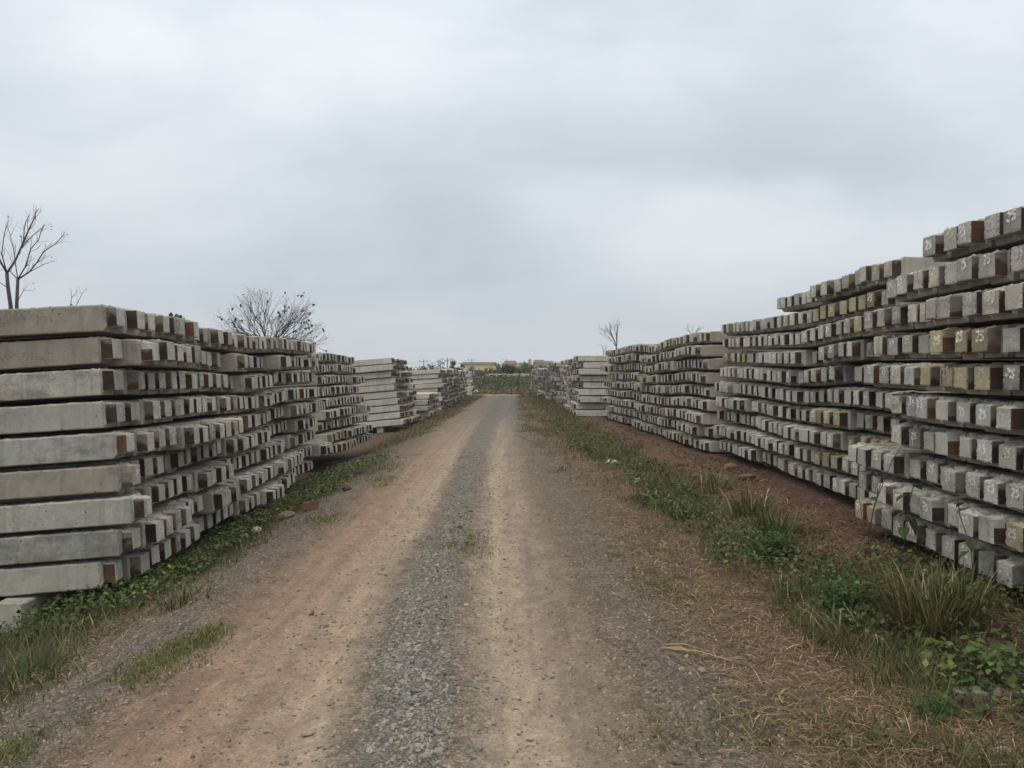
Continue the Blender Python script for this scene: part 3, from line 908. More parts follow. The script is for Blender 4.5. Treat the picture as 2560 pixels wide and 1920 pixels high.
def far_piles():
    # simple but full shapes: body with chamfered shoulder, head block, side plates
    vs = []; fs = []; mi = []; tn = []; n0 = 0
    hw = PW / 2
    for it in FAR:
        r = rng
        sec = np.array([(-hw + .022, 0), (hw - .022, 0), (hw, .022), (hw, PW - .012), (hw - .012, PW), (0, PW), (-hw + .012, PW), (-hw, PW - .012), (-hw, .022)])
        ns = 9; ring = []
        for j, x in enumerate((0, -.045, -.2, -.6, -PL)):
            s = sec.copy()
            if j == 0:
                s[:, 0] *= .72; s[:, 1] = (s[:, 1] - hw) * .72 + hw + .008
            s[3:8, 1] += r.normal(0, .006, 5)
            ring.append(np.column_stack([np.full(ns, x), s]))
        v = [np.concatenate(ring)]
        f = []
        for j in range(4):
            for i in range(ns):
                i2 = (i + 1) % ns
                f.append(((j * ns + i, (j + 1) * ns + i, (j + 1) * ns + i2, j * ns + i2), 0))
        f.append((tuple(range(ns)), 0)); f.append((tuple(4 * ns + i for i in range(ns - 1, -1, -1)), 0))
        body, head = it['rt']
        t = [np.tile(body, (45, 1))]
        wd = r.uniform(.15, .18); ht = r.uniform(.168, .19); pr = r.uniform(.08, .108); z0 = .042; yo = r.uniform(-.012, .012)
        x0, x1, y0, y1, z1 = -.02, pr, yo - wd / 2, yo + wd / 2, z0 + ht
        e = lambda: r.uniform(0, .008)
        hv = [(x0, y0, z0), (x0, y1, z0), (x0, y1, z1 + .012), (x0, y0, z1 + .012), (x1 - e(), y0 + e(), z0 + e()), (x1 - e(), y1 - e(), z0 + e()), (x1 - e(), y1 - e(), z1 - e()), (x1 - e(), y0 + e(), z1 - e())]
        v.append(np.array(hv)); b = 45
        for q, m_ in (((4, 5, 6, 7), 0), ((3, 7, 6, 2), 0), ((0, 1, 5, 4), 0)):
            f.append((tuple(b + a for a in q), m_))
        f.append((tuple(b + a for a in (0, 4, 7, 3)), 0)); f.append((tuple(b + a for a in (1, 2, 6, 5)), 0))
        t.append(np.tile(head, (8, 1)))
        b = 53
        rv = r.random()
        for s, yy in ((-1, y0 - .003), (1, y1 + .003)):
            zc = z1 - (.008 if r.random() < .7 else r.uniform(.03, .08))
            pv = [(-.004, yy, z0 + .006), (pr - .009, yy, z0 + .006), (pr - .009, yy, zc), (-.004, yy, zc)]
            v.append(np.array(pv)); q = (0, 1, 2, 3) if s < 0 else (3, 2, 1, 0)
            f.append((tuple(b + a for a in q), 1)); b += 4
            t.append(np.tile((rv, rv, rv), (4, 1)))
        v = np.concatenate(v)
        m_ = np.array(pile_matrix(it))
        v = v @ m_[:3, :3].T + m_[:3, 3]
        vs.append(v); tn.append(np.concatenate(t))
        for q, k in f:
            fs.append([a + n0 for a in q]); mi.append(k)
        n0 += len(v)
        # paint on the nearer ones
        if it['pos'][1] < 20 and r.random() < (.75 if it['S']['s'] > 0 else .4):
            src = NUM_R[r.integers(len(NUM_R))] if it['S']['s'] > 0 else NUM_L[r.integers(8)]
            nv = np.empty(len(src.vertices) * 3, np.float32); src.vertices.foreach_get('co', nv); nv = nv.reshape(-1, 3).astype(float)
            nv = nv + np.array((pr + .002, yo, z0 + ht * r.uniform(.4, .55)))
            nv = nv @ m_[:3, :3].T + m_[:3, 3]
            vs.append(nv); tn.append(np.ones((len(nv), 3)))
            for pl in src.polygons:
                fs.append([a + n0 for a in pl.vertices]); mi.append(2)
            n0 += len(nv)
    me = bpy.data.meshes.new('concrete_piles')
    me.from_pydata(np.concatenate(vs).tolist(), [], fs)
    for m_ in (M_CON_S, M_RUST_S, M_PAINT): me.materials.append(m_)
    me.polygons.foreach_set('material_index', np.asarray(mi, np.int32))
    at = me.attributes.new('tint', 'FLOAT_COLOR', 'POINT')
    c = np.ones((n0, 4), np.float32); c[:, :3] = np.concatenate(tn)
    at.data.foreach_set('color', c.ravel())
    me.update()
    tag(obj('concrete_piles', me), 'distant rows of stacked concrete piles running along both sides of the dirt road', 'piles', None, 'stuff')


far_piles()


# sleepers: piles laid along the road under the stacks
def sleeper(x, y0, L, ztop, label, rot=0.0, tn=.38, h=.25):
    mb = MB()
    sec = [(-.125 + .02, 0), (.125 - .02, 0), (.125, .02), (.125, h - .012), (.113, h), (-.113, h), (-.125, h - .012), (-.125, .02)]
    v = []; st = np.linspace(0, L, 12)
    for yy in st:
        for (a, b_) in sec: v.append((a + rng.normal(0, .002), yy, b_ + rng.normal(0, .002)))
    f = []
    for j in range(11):
        for i in range(8):
            i2 = (i + 1) % 8
            f.append((j * 8 + i, j * 8 + i2, (j + 1) * 8 + i2, (j + 1) * 8 + i))
    f.append(tuple(range(7, -1, -1))); f.append(tuple(88 + i for i in range(8)))
    mb.add(v, f)
    o = obj('support_pile', mb.mesh('support_pile', [M_CON]))
    o.location = (x, y0, ztop - h - .004); o.rotation_euler = (0, 0, rot)
    o.color = (tn, tn * .99, tn * .95, 1)
    tag(o, label, 'pile', 'concrete piles laid under the stacks')


sleeper(-4.40, 6.42, 5.0, -.235, 'grey concrete support pile under the near end of the leaning stack', .03, .42)
sleeper(-4.75, 12.3, 3.2, -.245, 'concrete support pile under the far end of the leaning stack', .03)
sleeper(-5.40, 30.25, 3.6, -.34, 'short concrete support pile under the tilted pale stack', .06, .46)
sleeper(4.35, 18.6, 4.2, .15, 'concrete support pile under the third stack past the vine', .03)
sleeper(4.75, 9.0, 5.5, .21, 'concrete support pile in shade under the second stack past the vine', 0)
sleeper(4.10, 4.2, 3.2, .25, 'concrete support pile in shade under the vine stack', 0)


# ------------------------------------------------------------------ stones
def ico():
    bm = bmesh.new(); bmesh.ops.create_icosphere(bm, subdivisions=1, radius=1)
    v = np.array([x.co[:] for x in bm.verts]); f = np.array([[q.index for q in p.verts] for p in bm.faces])
    bm.free(); return v, f


ICO_V, ICO_F = ico()


def rand_rot(n):
    q = rng.normal(size=(n, 4)); q /= np.linalg.norm(q, axis=1)[:, None]
    a, b, c, d = q.T
    return np.stack([np.stack([1 - 2 * (c * c + d * d), 2 * (b * c - a * d), 2 * (b * d + a * c)], -1),
                     np.stack([2 * (b * c + a * d), 1 - 2 * (b * b + d * d), 2 * (c * d - a * b)], -1),
                     np.stack([2 * (b * d - a * c), 2 * (c * d + a * b), 1 - 2 * (b * b + c * c)], -1)], -2)


def samp(n, xr, yr, prob):
    y = np.exp(rng.uniform(math.log(yr[0]), math.log(yr[1]), n)); x = rng.uniform(xr[0], xr[1], n)
    k = rng.random(n) < prob(x, y, x - centre(y))
    return x[k], y[k]


def band(u, a, b, s=.15):
    return sst(a - s, a + s, u) * (1 - sst(b - s, b + s, u))


def build_gravel():
    def pr(x, y, u):
        un = u + (fbm(x * 1.9, y * .9, 31) - .5) * .42
        strip = band(un, -.22, .12, .11)
        sh = .55 * band(un, 1.15, 1.9, .2) + .6 * band(un, -2.35, -1.65, .15)
        return np.clip(strip * sst(.25, .6, fbm(x * 2.5, y * 1.2, 32)) + sh * .8 * fbm(x * 2, y * 2, 33) + .20, 0, 1)
    x, y = samp(110000, (-3.2, 3.0), (2.75, 17), pr)
    n = len(x); u = x - centre(y)
    big = np.exp(-(u / .4) ** 2)
    r = np.exp(rng.normal(math.log(.0052), .42, n)) * (1 + .50 * big) * (1 + y * .02)
    r = np.clip(r, .003, .022)
    rare = rng.random(n) < .003
    r[rare] *= 1.8
    V = []; Fc = []; T = []; base = 0
    var = rng.integers(0, 8, n)
    for q in range(8):
        bv = ICO_V * (1 + rng.normal(0, .16, (len(ICO_V), 1)))
        m_ = var == q; k = m_.sum()
        sc = np.stack([r[m_] * rng.uniform(.9, 1.5, k), r[m_] * rng.uniform(.7, 1.1, k), r[m_] * rng.uniform(.45, .75, k)], -1)
        pos = np.stack([x[m_], y[m_], gz(x[m_], y[m_]) + r[m_] * .12], -1)
        yaw = rng.uniform(0, 6.28, k)
        v, f = scatter(bv, ICO_F, pos, rot_from(yaw, rng.normal(0, .35, k), rng.normal(0, .35, k)), sc, base)
        V.append(v); Fc.append(f); base += len(v)
        g = rng.uniform(.095, .25, k) * np.where(np.abs(u[m_]) > .45, .95, 1); wm = np.clip(rng.normal(.075, .035, k) + .09 * (np.abs(u[m_]) > .45), -.01, .2)
        c = np.stack([g * (1 + wm * 1.9), g * (1 + wm * .6), g * (1 - wm)], -1)
        T.append(np.repeat(c, len(bv), 0))
    me = mk_mesh('gravel', np.concatenate(V), [np.concatenate(Fc)], [M_STONE2], None, np.concatenate(T))
    tag(obj('gravel', me), 'loose grey gravel scattered along the middle and edges of the dirt road', 'gravel', None, 'stuff')


def mat_attr(name, rough=.95):
    m_, k, b = new_mat(name)
    at = k.n('ShaderNodeAttribute', attribute_name='tint').outputs['Color']
    P = k.n('ShaderNodeNewGeometry').outputs['Position']
    k.put(b.inputs['Base Color'], k.mix(1.0, at, k.ramp(k.noise(P, 90, 3, .6), [(.3, .7), (.7, 1.25)]), 'MULTIPLY'))
    b.inputs['Roughness'].default_value = rough
    return m_


M_STONE2 = mat_attr('stone')
M_PAINTED = mat_attr('plain_painted', .8)
build_gravel()


def build_clods():
    def pr(x, y, u):
        return band(u, 3.0, 4.9, .3) * (.15 + .85 * sst(.42, .6, fbm(x * 1.5, y, 35)))
    x, y = samp(16000, (2.1, 4.4), (4, 30), pr)
    n = len(x); r = np.clip(np.exp(rng.normal(math.log(.011), .5, n)) * (1 + y * .02), .004, .05)
    pos = np.stack([x, y, gz(x, y) + r * .2], -1)
    bv = ICO_V * (1 + rng.normal(0, .2, (len(ICO_V), 1)))
    v, f = scatter(bv, ICO_F, pos, rand_rot(n), np.stack([r, r, r * .8], -1))
    g = rng.uniform(.6, 1.25, (n, 1)); c = np.array((.110, .066, .046)) * g
    pale = rng.random(n) < .06; c[pale] = (.17, .135, .105)
    me = mk_mesh('soil_clods', v, [f], [M_STONE2], None, np.repeat(c, len(bv), 0))
    tag(obj('soil_clods', me), 'red clods and crumbs of soil along the foot of the numbered stacks', 'soil', None, 'stuff')


build_clods()

# ------------------------------------------------------------------ grass, straw and weeds
BLADE_V = np.array([(-.5, 0, 0), (.5, 0, 0), (-.42, .06, .5), (.42, .06, .5), (-.06, .26, 1.0), (.06, .26, 1.0)])
BLADE_F = np.array([(0, 1, 3, 2), (2, 3, 5, 4)])
LEAF_V = np.array([(0, 0, 0), (-.36, .42, .07), (0, .5, -.01), (.36, .42, .07), (0, 1.0, -.08)])
LEAF_F = np.array([(0, 2, 4, 1), (0, 3, 4, 2)])
G_GREEN = (.060, .086, .027); G_BRIGHT = (.105, .140, .034); G_OLIVE = (.110, .104, .042); G_STRAW = (.36, .265, .155); G_BROWN = (.185, .115, .068); G_DARK = (.028, .045, .018)


def cols(n, choices, weights, var=.28):
    c = np.array(choices)[rng.choice(len(choices), n, p=np.array(weights) / sum(weights))]
    return np.clip(c * np.exp(rng.normal(0, var, (n, 1))) * np.exp(rng.normal(0, .06, (n, 3))), 0, .9)


class Plants:
    def __init__(self):
        self.V = []; self.F = []; self.T = []; self.n = 0

    def add(self, bv, bf, pos, rot, scl, col):
        if len(pos) == 0: return
        v, f = scatter(bv, bf, pos, rot, scl, self.n)
        self.V.append(v); self.F.append(f); self.T.append(np.repeat(col, len(bv), 0)); self.n += len(v)

    def blades(self, x, y, ln, wd, lean, col, dz=0.0, z=None):
        n = len(x)
        z = gz(x, y) + dz if z is None else z
        self.add(BLADE_V, BLADE_F, np.stack([x, y, z], -1), rot_from(rng.uniform(0, 6.28, n), -np.abs(lean), rng.normal(0, .1, n)), np.stack([wd, ln, ln], -1), col)

    def leaves(self, x, y, z, ln, tilt, col):
        n = len(x)
        self.add(LEAF_V, LEAF_F, np.stack([x, y, z], -1), rot_from(rng.uniform(0, 6.28, n), tilt, rng.normal(0, .3, n)), ln, col)

    def mesh(self, name):
        return mk_mesh(name, np.concatenate(self.V), [np.concatenate(self.F)], [M_LEAF], None, np.concatenate(self.T))


def patches(x, y, seed, sc=.9, thr=.5, s=.06):
    return sst(thr - s, thr + s, fbm(x * sc, y * sc * .6, seed, 4))


def build_grass():
    # straw and dead grass lying over the verge
    def pr(x, y, u):
        r_ = band(u, 1.7, 4.5, .4) * (.25 + .75 * patches(x, y, 41, 1.1, .46))
        l_ = band(u, -3.3, -2.1, .25) * .55 * patches(x, y, 42, 1.4, .46)
        return np.clip(r_ * np.where(y > 22, .8, 1) + l_, 0, 1)
    p = Plants()
    x, y = samp(120000, (-4.2, 3.9), (2.75, 40), pr)
    n = len(x)
    p.blades(x, y, rng.uniform(.04, .17, n) * (1 + y * .015), rng.uniform(.002, .0045, n) * (1 + y * .09), rng.normal(1.42, .16, n), cols(n, [G_STRAW, G_BROWN, (.25, .17, .10), G_OLIVE], [4, 4, 4, 1]), rng.uniform(.004, .03, n))
    tag(obj('dry_grass', p.mesh('dry_grass')), 'dead straw-coloured grass lying flat over the verge beside the dirt road', 'dry grass', None, 'stuff')

    # short green grass
    def pg(x, y, u):
        x = x + (fbm(x * 1.3, y * .9, 71, 4) - .5) * 1.1 + (fbm(x * 5, y * 4, 72, 2) - .5) * .35
        u = u + (fbm(x * 1.3, y * .9, 73, 4) - .5) * 1.0
        spot = np.zeros_like(x)
        for (cx, cy_, sx, sy, a) in SPOTS:
            spot += .35 * a * np.exp(-((x - cx) / sx) ** 2 - ((y - cy_) / sy) ** 2)
        r_ = band(u, 1.5, 3.5, .25) * (.05 + .95 * patches(x, y, 43, 1.6, .62)) * .5
        r2 = band(u, 2.55, 3.45, .3) * .75 * patches(x, y, 44, 1.0, .47) * (y > 4)
        rf = band(u, 1.25, 3.3, .3) * sst(14, 24, y) * (.07 + .45 * patches(x, y, 45, .9, .54))
        l_ = 1.1 * band(x, -4.6, -2.78, .22) * (y < 8.5) * (.22 + .78 * patches(x, y, 46, 1.3, .46))
        l2 = band(x, -4.4, -2.9, .3) * (y >= 8) * (y < 15) * .45 * patches(x, y, 47, 1.0, .46)
        lf = band(u, -3.6, -1.9, .35) * sst(20, 25, y) * (.2 + .8 * patches(x, y, 48, .8, .5))
        return np.clip(spot + r_ + r2 + rf + l_ + l2 + lf, 0, 1)
    p = Plants()
    x, y = samp(420000, (-4.8, 4.0), (2.75, 68), pg)
    n = len(x); u = x - centre(y)
    ln = rng.uniform(.03, .10, n) * (1 + .9 * (np.abs(u) > 2.4)) * (1 + y * .012)
    short = (np.abs(u) < 1.95) & (y < 12)
    ln[short] *= .55
    mixw = rng.random(n)
    c = cols(n, [G_GREEN, G_OLIVE, G_BRIGHT, G_STRAW], [5, 4, 2, .8])
    cf = cols(n, [G_OLIVE, (.145, .125, .055), G_GREEN, G_BROWN], [4, 4, 1.6, 3])
    c = np.where((y > 16)[:, None], cf, c)
    c = np.where((short & (rng.random(n) < .6))[:, None], cols(n, [(.095, .13, .030), (.12, .13, .04)], [2, 1]), c)
    p.blades(x, y, ln, rng.uniform(.0022, .0045, n) * (1 + y * .10), rng.normal(.45, .38, n), c)
    for (cx, cy_, sx, sy, a) in SPOTS:                # little turfs in the gravel
        k = int(min(1050, 5200 * a * math.sqrt(sx * sy) * 1.3))
        xx = rng.normal(cx, sx * .95, k); yy = rng.normal(cy_, sy * .62, k)
        ok = rng.random(k) < .06 + .95 * patches(xx, yy, 49, 3.0, .53)
        xx, yy = xx[ok], yy[ok]; k = len(xx)
        p.blades(xx, yy, rng.uniform(.015, .042, k) * (1 + yy * .02), rng.uniform(.002, .004, k) * (1 + yy * .10), rng.normal(.5, .4, k), cols(k, [(.135, .165, .042), (.165, .165, .058), G_GREEN, G_STRAW], [4, 3, 1.5, .8]))
    tag(obj('grass', p.mesh('grass')), 'short green and olive grass growing in patches along both road verges', 'grass', None, 'stuff')

    # low broad-leaved weeds
    def pw(x, y, u):
        x = x + (fbm(x * 1.5, y * .9, 74, 4) - .5) * .8
        u = u + (fbm(x * 1.3, y * .9, 73, 4) - .5) * 1.0
        l_ = band(x, -4.3, -3.05, .22) * band(y, 6.2, 15.6, .7) * (.6 + .4 * patches(x, y, 51, 1.2, .40)) * 1.2
        l2 = 1.2 * band(x, -3.9, -2.8, .2) * band(y, 11.0, 16.4, .8) * patches(x, y, 52, 1.2, .38)
        l3 = band(x, -4.1, -3.1, .25) * band(y, 26, 42, 2) * .5 * patches(x, y, 53, .8, .5)
        r_ = band(u, 2.6, 3.35, .22) * band(y, 6.3, 20, 1.0) * (.08 + .85 * patches(x, y, 54, 1.3, .50))
        r2 = band(u, 2.2, 3.3, .3) * band(y, 20, 60, 2) * .38 * patches(x, y, 55, .7, .53)
        r3 = band(x, 2.35, 3.5, .25) * band(y, 3.4, 6.3, .4) * (.35 + .65 * patches(x, y, 56, 1.8, .46))
        return np.clip(l_ + l2 + l3 + r_ + r2 + r3, 0, 1)
    p = Plants()
    x, y = samp(230000, (-4.6, 4.0), (3.0, 62), pw)
    n = len(x)
    hgt = .05 + .20 * fbm(x * 1.5, y * 1.1, 57)
    ln = rng.uniform(.018, .05, n) * (1 + y * .03)
    c = cols(n, [(.070, .100, .032), G_DARK, (.080, .125, .034), (.14, .175, .05)], [4, 2.5, 3, 1.8])
    p.leaves(x, y, gz(x, y) + hgt * rng.random(n) ** .7 * (1 + y * .006), ln, rng.normal(.15, .5, n), c)
    tag(obj('weeds', p.mesh('weeds')), 'low dark green leafy weeds growing along the foot of the concrete stacks', 'weeds', None, 'stuff')


SPOTS = []
for (px, py, sx, sy, a) in [(420, 1640, .09, .35, .9), (310, 1700, .11, .35, .9), (520, 1590, .06, .25, .6), (160, 1810, .10, .22, .9), (60, 1880, .12, .2, .9),
                            (480, 1612, .10, .2, .9), (820, 1292, .14, .6, .9), (945, 1175, .22, .8, .9), (960, 1205, .16, .5, .8), (1155, 1352, .14, .5, .55), (1150, 1375, .2, .35, .35),
                            (1590, 1380, .22, .35, .6), (1660, 1480, .2, .3, .6), (1720, 1560, .2, .25, .6), (1850, 1780, .2, .2, .5), (2350, 1780, .25, .25, .5), (1800, 1850, .3, .2, .4), (2050, 1820, .3, .2, .4)]:
    q = gpt(px, py)
    SPOTS.append((q.x, q.y, sx, sy, a))
build_grass()


# ------------------------------------------------------------------ single plants
def tussock(p0, h, n, spread, colr, wts, label, name='grass_tussock', wd=.006, cat='grass tussock', droop=.5):
    p = Plants()
    a = rng.uniform(0, 6.28, n); r = spread * np.sqrt(rng.random(n)) * .5
    x = r * np.cos(a); y = r * np.sin(a)
    L = h * rng.uniform(.45, 1.1, n)
    V = []; Fc = []; T = []; base = 0
    # long blades bending over, five segments each
    c = cols(n, colr, wts)
    for i in range(n):
        yaw = a[i] + rng.normal(0, .7); le = abs(rng.normal(.22, .2)) + r[i] / spread * .5
        cur = abs(rng.normal(droop, .35)); w_ = wd * rng.uniform(.6, 1.3)
        pos = np.array([x[i], y[i], -.02]); d = le; seg = L[i] / 5
        sd_ = np.array([-math.sin(yaw), math.cos(yaw), 0])
        for s in range(6):
            ww = w_ * (1 - (s / 5) ** 2 * .92)
            V.append(pos + sd_ * ww); V.append(pos - sd_ * ww)
            pos = pos + seg * np.array([math.cos(yaw) * math.sin(d), math.sin(yaw) * math.sin(d), math.cos(d)])
            d += cur / 5 * (1 + s * .35)
        for s in range(5):
            b = base + 2 * s
            Fc.append((b, b + 1, b + 3, b + 2))
        T.append(np.repeat(c[i:i + 1], 12, 0)); base += 12
    me = mk_mesh(name, np.array(V), [np.array(Fc)], [M_LEAF], None, np.concatenate(T))
    o = obj(name, me, None, p0)
    return tag(o, label, cat)


tussock(gpt(2330, 1575), .50, 520, .50, [G_OLIVE, G_GREEN, G_STRAW, (.13, .12, .05)], [4, 3, 2.4, 2], 'tall olive grass tussock mixed with straw blades below the vine stack', wd=.0052, droop=.35)
tussock(gpt(2410, 1560), .46, 150, .25, [(.075, .115, .03), G_GREEN], [2, 2], 'bright green upright grass clump behind the yellow-green broadleaf weed', wd=.0048, droop=.2)
tussock(gpt(1945, 1345), .46, 170, .42, [G_OLIVE, G_GREEN, (.11, .11, .05)], [4, 3, 2], 'arching olive grass tussock between the bright ferny weed and red soil', wd=.006)
tussock(gpt(1880, 1290), .42, 150, .45, [G_GREEN, G_OLIVE, G_STRAW], [3, 3, 1], 'dark arching grass tussock among the green verge weeds', wd=.0065)
tussock(gpt(1790, 1235), .45, 110, .40, [G_OLIVE, G_STRAW, G_GREEN], [3, 2, 2], 'thin grass tussock with dry seed stalks beside the yellow-green weed', wd=.006, droop=.15)
tussock(gpt(2155, 1600), .30, 170, .5, [G_BROWN, G_OLIVE, G_STRAW, G_GREEN], [2, 3, 2, 2], 'matted brown and olive grass tussock in front of the tall one', wd=.0045, droop=.9)
tussock(gpt(1980, 1480), .25, 100, .3, [G_OLIVE, G_GREEN, G_STRAW], [3, 3, 1], 'small grass tussock between the two ferny weeds', wd=.004, droop=.7)
tussock(gpt(2015, 1345), .20, 36, .1, [G_OLIVE, G_BROWN], [2, 1], 'small lone grass tuft on bare red soil', wd=.0035, droop=.3)
tussock(gpt(1720, 1300), .26, 120, .4, [G_GREEN, G_DARK, G_OLIVE], [3, 2, 2], 'low dark grass tussock at the road side of the verge', wd=.006)
tussock(gpt(95, 1690), .22, 240, .55, [G_GREEN, (.06, .10, .028), G_OLIVE], [4, 3, 1], 'green grass tussock on the verge by the leaning stack', wd=.0036, droop=.7)
tussock(gpt(470, 1500), .20, 160, .5, [G_OLIVE, G_GREEN, G_BROWN], [3, 3, 1], 'olive grass tussock below the corner of the leaning stack', wd=.004, droop=.9)


def ferny(p0, h, rad, n, label):
    p = Plants()
    x = []; y = []; z = []; yaw = []; ln = []
    px_, py_, pz_, cy_, pit, sc_ = [], [], [], [], [], []
    for i in range(n):
        a = rng.uniform(0, 6.28); le = abs(rng.normal(.55, .35)); L = h * rng.uniform(.6, 1.15)
        pos = np.array([rng.normal(0, rad * .35), rng.normal(0, rad * .35), 0.0]); d = le * .5
        m = 11
        for s in range(m):
            pos = pos + L / m * np.array([math.cos(a) * math.sin(d), math.sin(a) * math.sin(d), math.cos(d)])
            d += le / m * 1.6
            if s < 2: continue
            for sg in (-1, 1):
                for q in range(2):
                    px_.append(pos + rng.normal(0, .004, 3)); cy_.append(a - 1.57 + sg * rng.uniform(.6, 1.3)); pit.append(rng.normal(-.1, .35)); sc_.append(L * .16 * (1.15 - s / m) * rng.uniform(.7, 1.2))
    px_ = np.array(px_); k = len(px_)
    p.add(LEAF_V * np.array((.75, 1, 1)), LEAF_F, px_, rot_from(np.array(cy_), np.array(pit), rng.normal(0, .3, k)), np.array(sc_), cols(k, [(.055, .115, .026), (.075, .145, .034), (.040, .080, .022)], [3, 3, 2], .2))
    o = obj('ferny_weed', p.mesh('ferny_weed'), None, p0)
    return tag(o, label, 'weed')


ferny(gpt(2115, 1525), .30, .20, 75, 'bright green ferny weed on red soil beside the tall grass tussock')
ferny(gpt(2130, 1560), .16, .16, 40, 'short ferny weed in straw just below the brightest one')
ferny(gpt(1940, 1400), .34, .22, 70, 'mid green ferny weed at the end of the verge growth')
ferny(gpt(2340, 1800), .16, .12, 28, 'tiny ferny weed in dry grass near the bottom of the verge')

HEART = np.array([(0, 0, 0), (-.22, -.10, .03), (-.44, .12, .07), (-.40, .42, .06), (-.20, .74, .02), (0, 1.05, -.08), (.20, .74, .02), (.40, .42, .06), (.44, .12, .07), (.22, -.10, .03), (0, .45, -.03)])
HEART_F = [(0, 1, 2, 10), (10, 2, 3, 4), (10, 4, 5, 6), (10, 6, 7, 8), (0, 10, 8, 9)]


def leaf_mesh(nm, c):
    me = mk_mesh(nm, HEART, [np.array(HEART_F)], [M_LEAF], None, np.tile(c, (11, 1)))
    return me


def place_leaf(parent, p, size, yaw, pit, roll, me):
    o = obj('leaf', me, parent)
    o.matrix_local = Matrix.Translation(p) @ Matrix.Rotation(yaw, 4, 'Z') @ Matrix.Rotation(pit, 4, 'X') @ Matrix.Rotation(roll, 4, 'Y') @ Matrix.Scale(size, 4)
    return o


LV = [leaf_mesh('leaf', c) for c in ((.040, .068, .026), (.050, .085, .028), (.065, .10, .032))]
LVB = [leaf_mesh('leaf', c) for c in ((.105, .150, .036), (.085, .130, .034), (.125, .165, .042), (.06, .095, .03))]


def vine():
    root = bpy.data.objects.new('climbing_vine', None); COL.objects.link(root)
    Yv = 6.05
    b = gpt(2290, 1520); root.location = b
    tag(root, 'climbing vine with large green heart-shaped leaves on the numbered pile ends', 'vine')
    front = 3.32
    def W(px, py, X=front):
        Y = X * F / (px - 1280)
        return Vector((X, Y, EYE + (HOR - py) / F * Y)) - b
    mb = MB()
    st = [Vector((0, 0, 0)), W(2255, 1420), W(2268, 1330), W(2272, 1270), W(2285, 1215), W(2315, 1205), W(2380, 1235)]
    mb.tube(st, [.006, .005, .005, .004, .004, .003, .002], 5)
    obj('stem', mb.mesh('stem', [M_BARK]), root)
    mb = MB()
    mb.tube([W(2420, 1560, 3.25), W(2438, 1470, 3.25), W(2430, 1370, 3.25), W(2402, 1290), W(2395, 1240)], [.004] * 5, 5)
    obj('stem', mb.mesh('stem', [M_BARK]), root)
    for i, (px, py, s, yaw, pit, rl) in enumerate([(2262, 1238, .105, 1.9, -.5, .3), (2292, 1212, .09, -1.0, -.5, -.3), (2255, 1285, .10, 1.5, -.7, .2), (2280, 1300, .125, -2.6, -1.2, 0), (2262, 1320, .105, 2.6, -1.0, .3),
                                                    (2405, 1250, .085, -1.2, -.4, .3), (2420, 1240, .08, 1.3, -.3, -.2), (2410, 1258, .07, .4, -.6, .1),
                                                    (2430, 1350, .085, 2.9, -1.2, .1), (2420, 1380, .09, 1.8, -.6, .3), (2470, 1460, .085, 2.8, -1.1, 0), (2475, 1490, .09, -2.7, -1.0, .2), (2462, 1510, .085, 1.7, -.8, .2), (2492, 1505, .075, -1.8, -.8, 0), (2480, 1535, .07, 3.0, -1.2, 0),
                                                    (2265, 1375, .10, 1.2, -.9, .2), (2245, 1400, .09, 1.9, -.8, .1), (2262, 1425, .11, 2.8, -1.1, .2), (2240, 1440, .09, -2.9, -1.0, -.3)]):
        place_leaf(root, W(px, py, 3.28), s, yaw, pit, rl, LV[i % 3])
    return root


vine()


def broadleaf(p0, label, n, rad, h, meshes, sz, name='broadleaf_weed'):
    root = bpy.data.objects.new(name, None); COL.objects.link(root); root.location = p0
    tag(root, label, 'weed')
    mb = MB()
    for i in range(n):
        a = rng.uniform(0, 6.28); r = rad * math.sqrt(rng.random()); z = h * rng.uniform(.35, 1.0) * (1 - .4 * r / rad)
        p = Vector((r * math.cos(a), r * math.sin(a), z))
        mb.tube([(p.x * .5, p.y * .5, -.01), (p.x * .85, p.y * .85, z * .7), tuple(p)], [.0022, .0018, .001], 4)
        place_leaf(root, p, sz * rng.uniform(.65, 1.2), a - 1.57 + rng.normal(0, .7), rng.normal(-.05, .3), rng.normal(0, .25), meshes[rng.integers(len(meshes))])
    obj('stem', mb.mesh('stem', [M_BARK]), root)
    return root


broadleaf(gpt(2455, 1680), 'yellow-green broadleaf weed sprawling below the tall grass tussock', 44, .30, .17, LVB, .080)
broadleaf(gpt(2480, 1775), 'darker broadleaf weed under the yellow-green one at the verge', 30, .24, .13, LVB[1:2] + LVB[3:] + LV, .062)
broadleaf(gpt(1775, 1215), 'yellow-green leafy weed under the third stack past the vine', 40, .24, .30, LVB, .075)


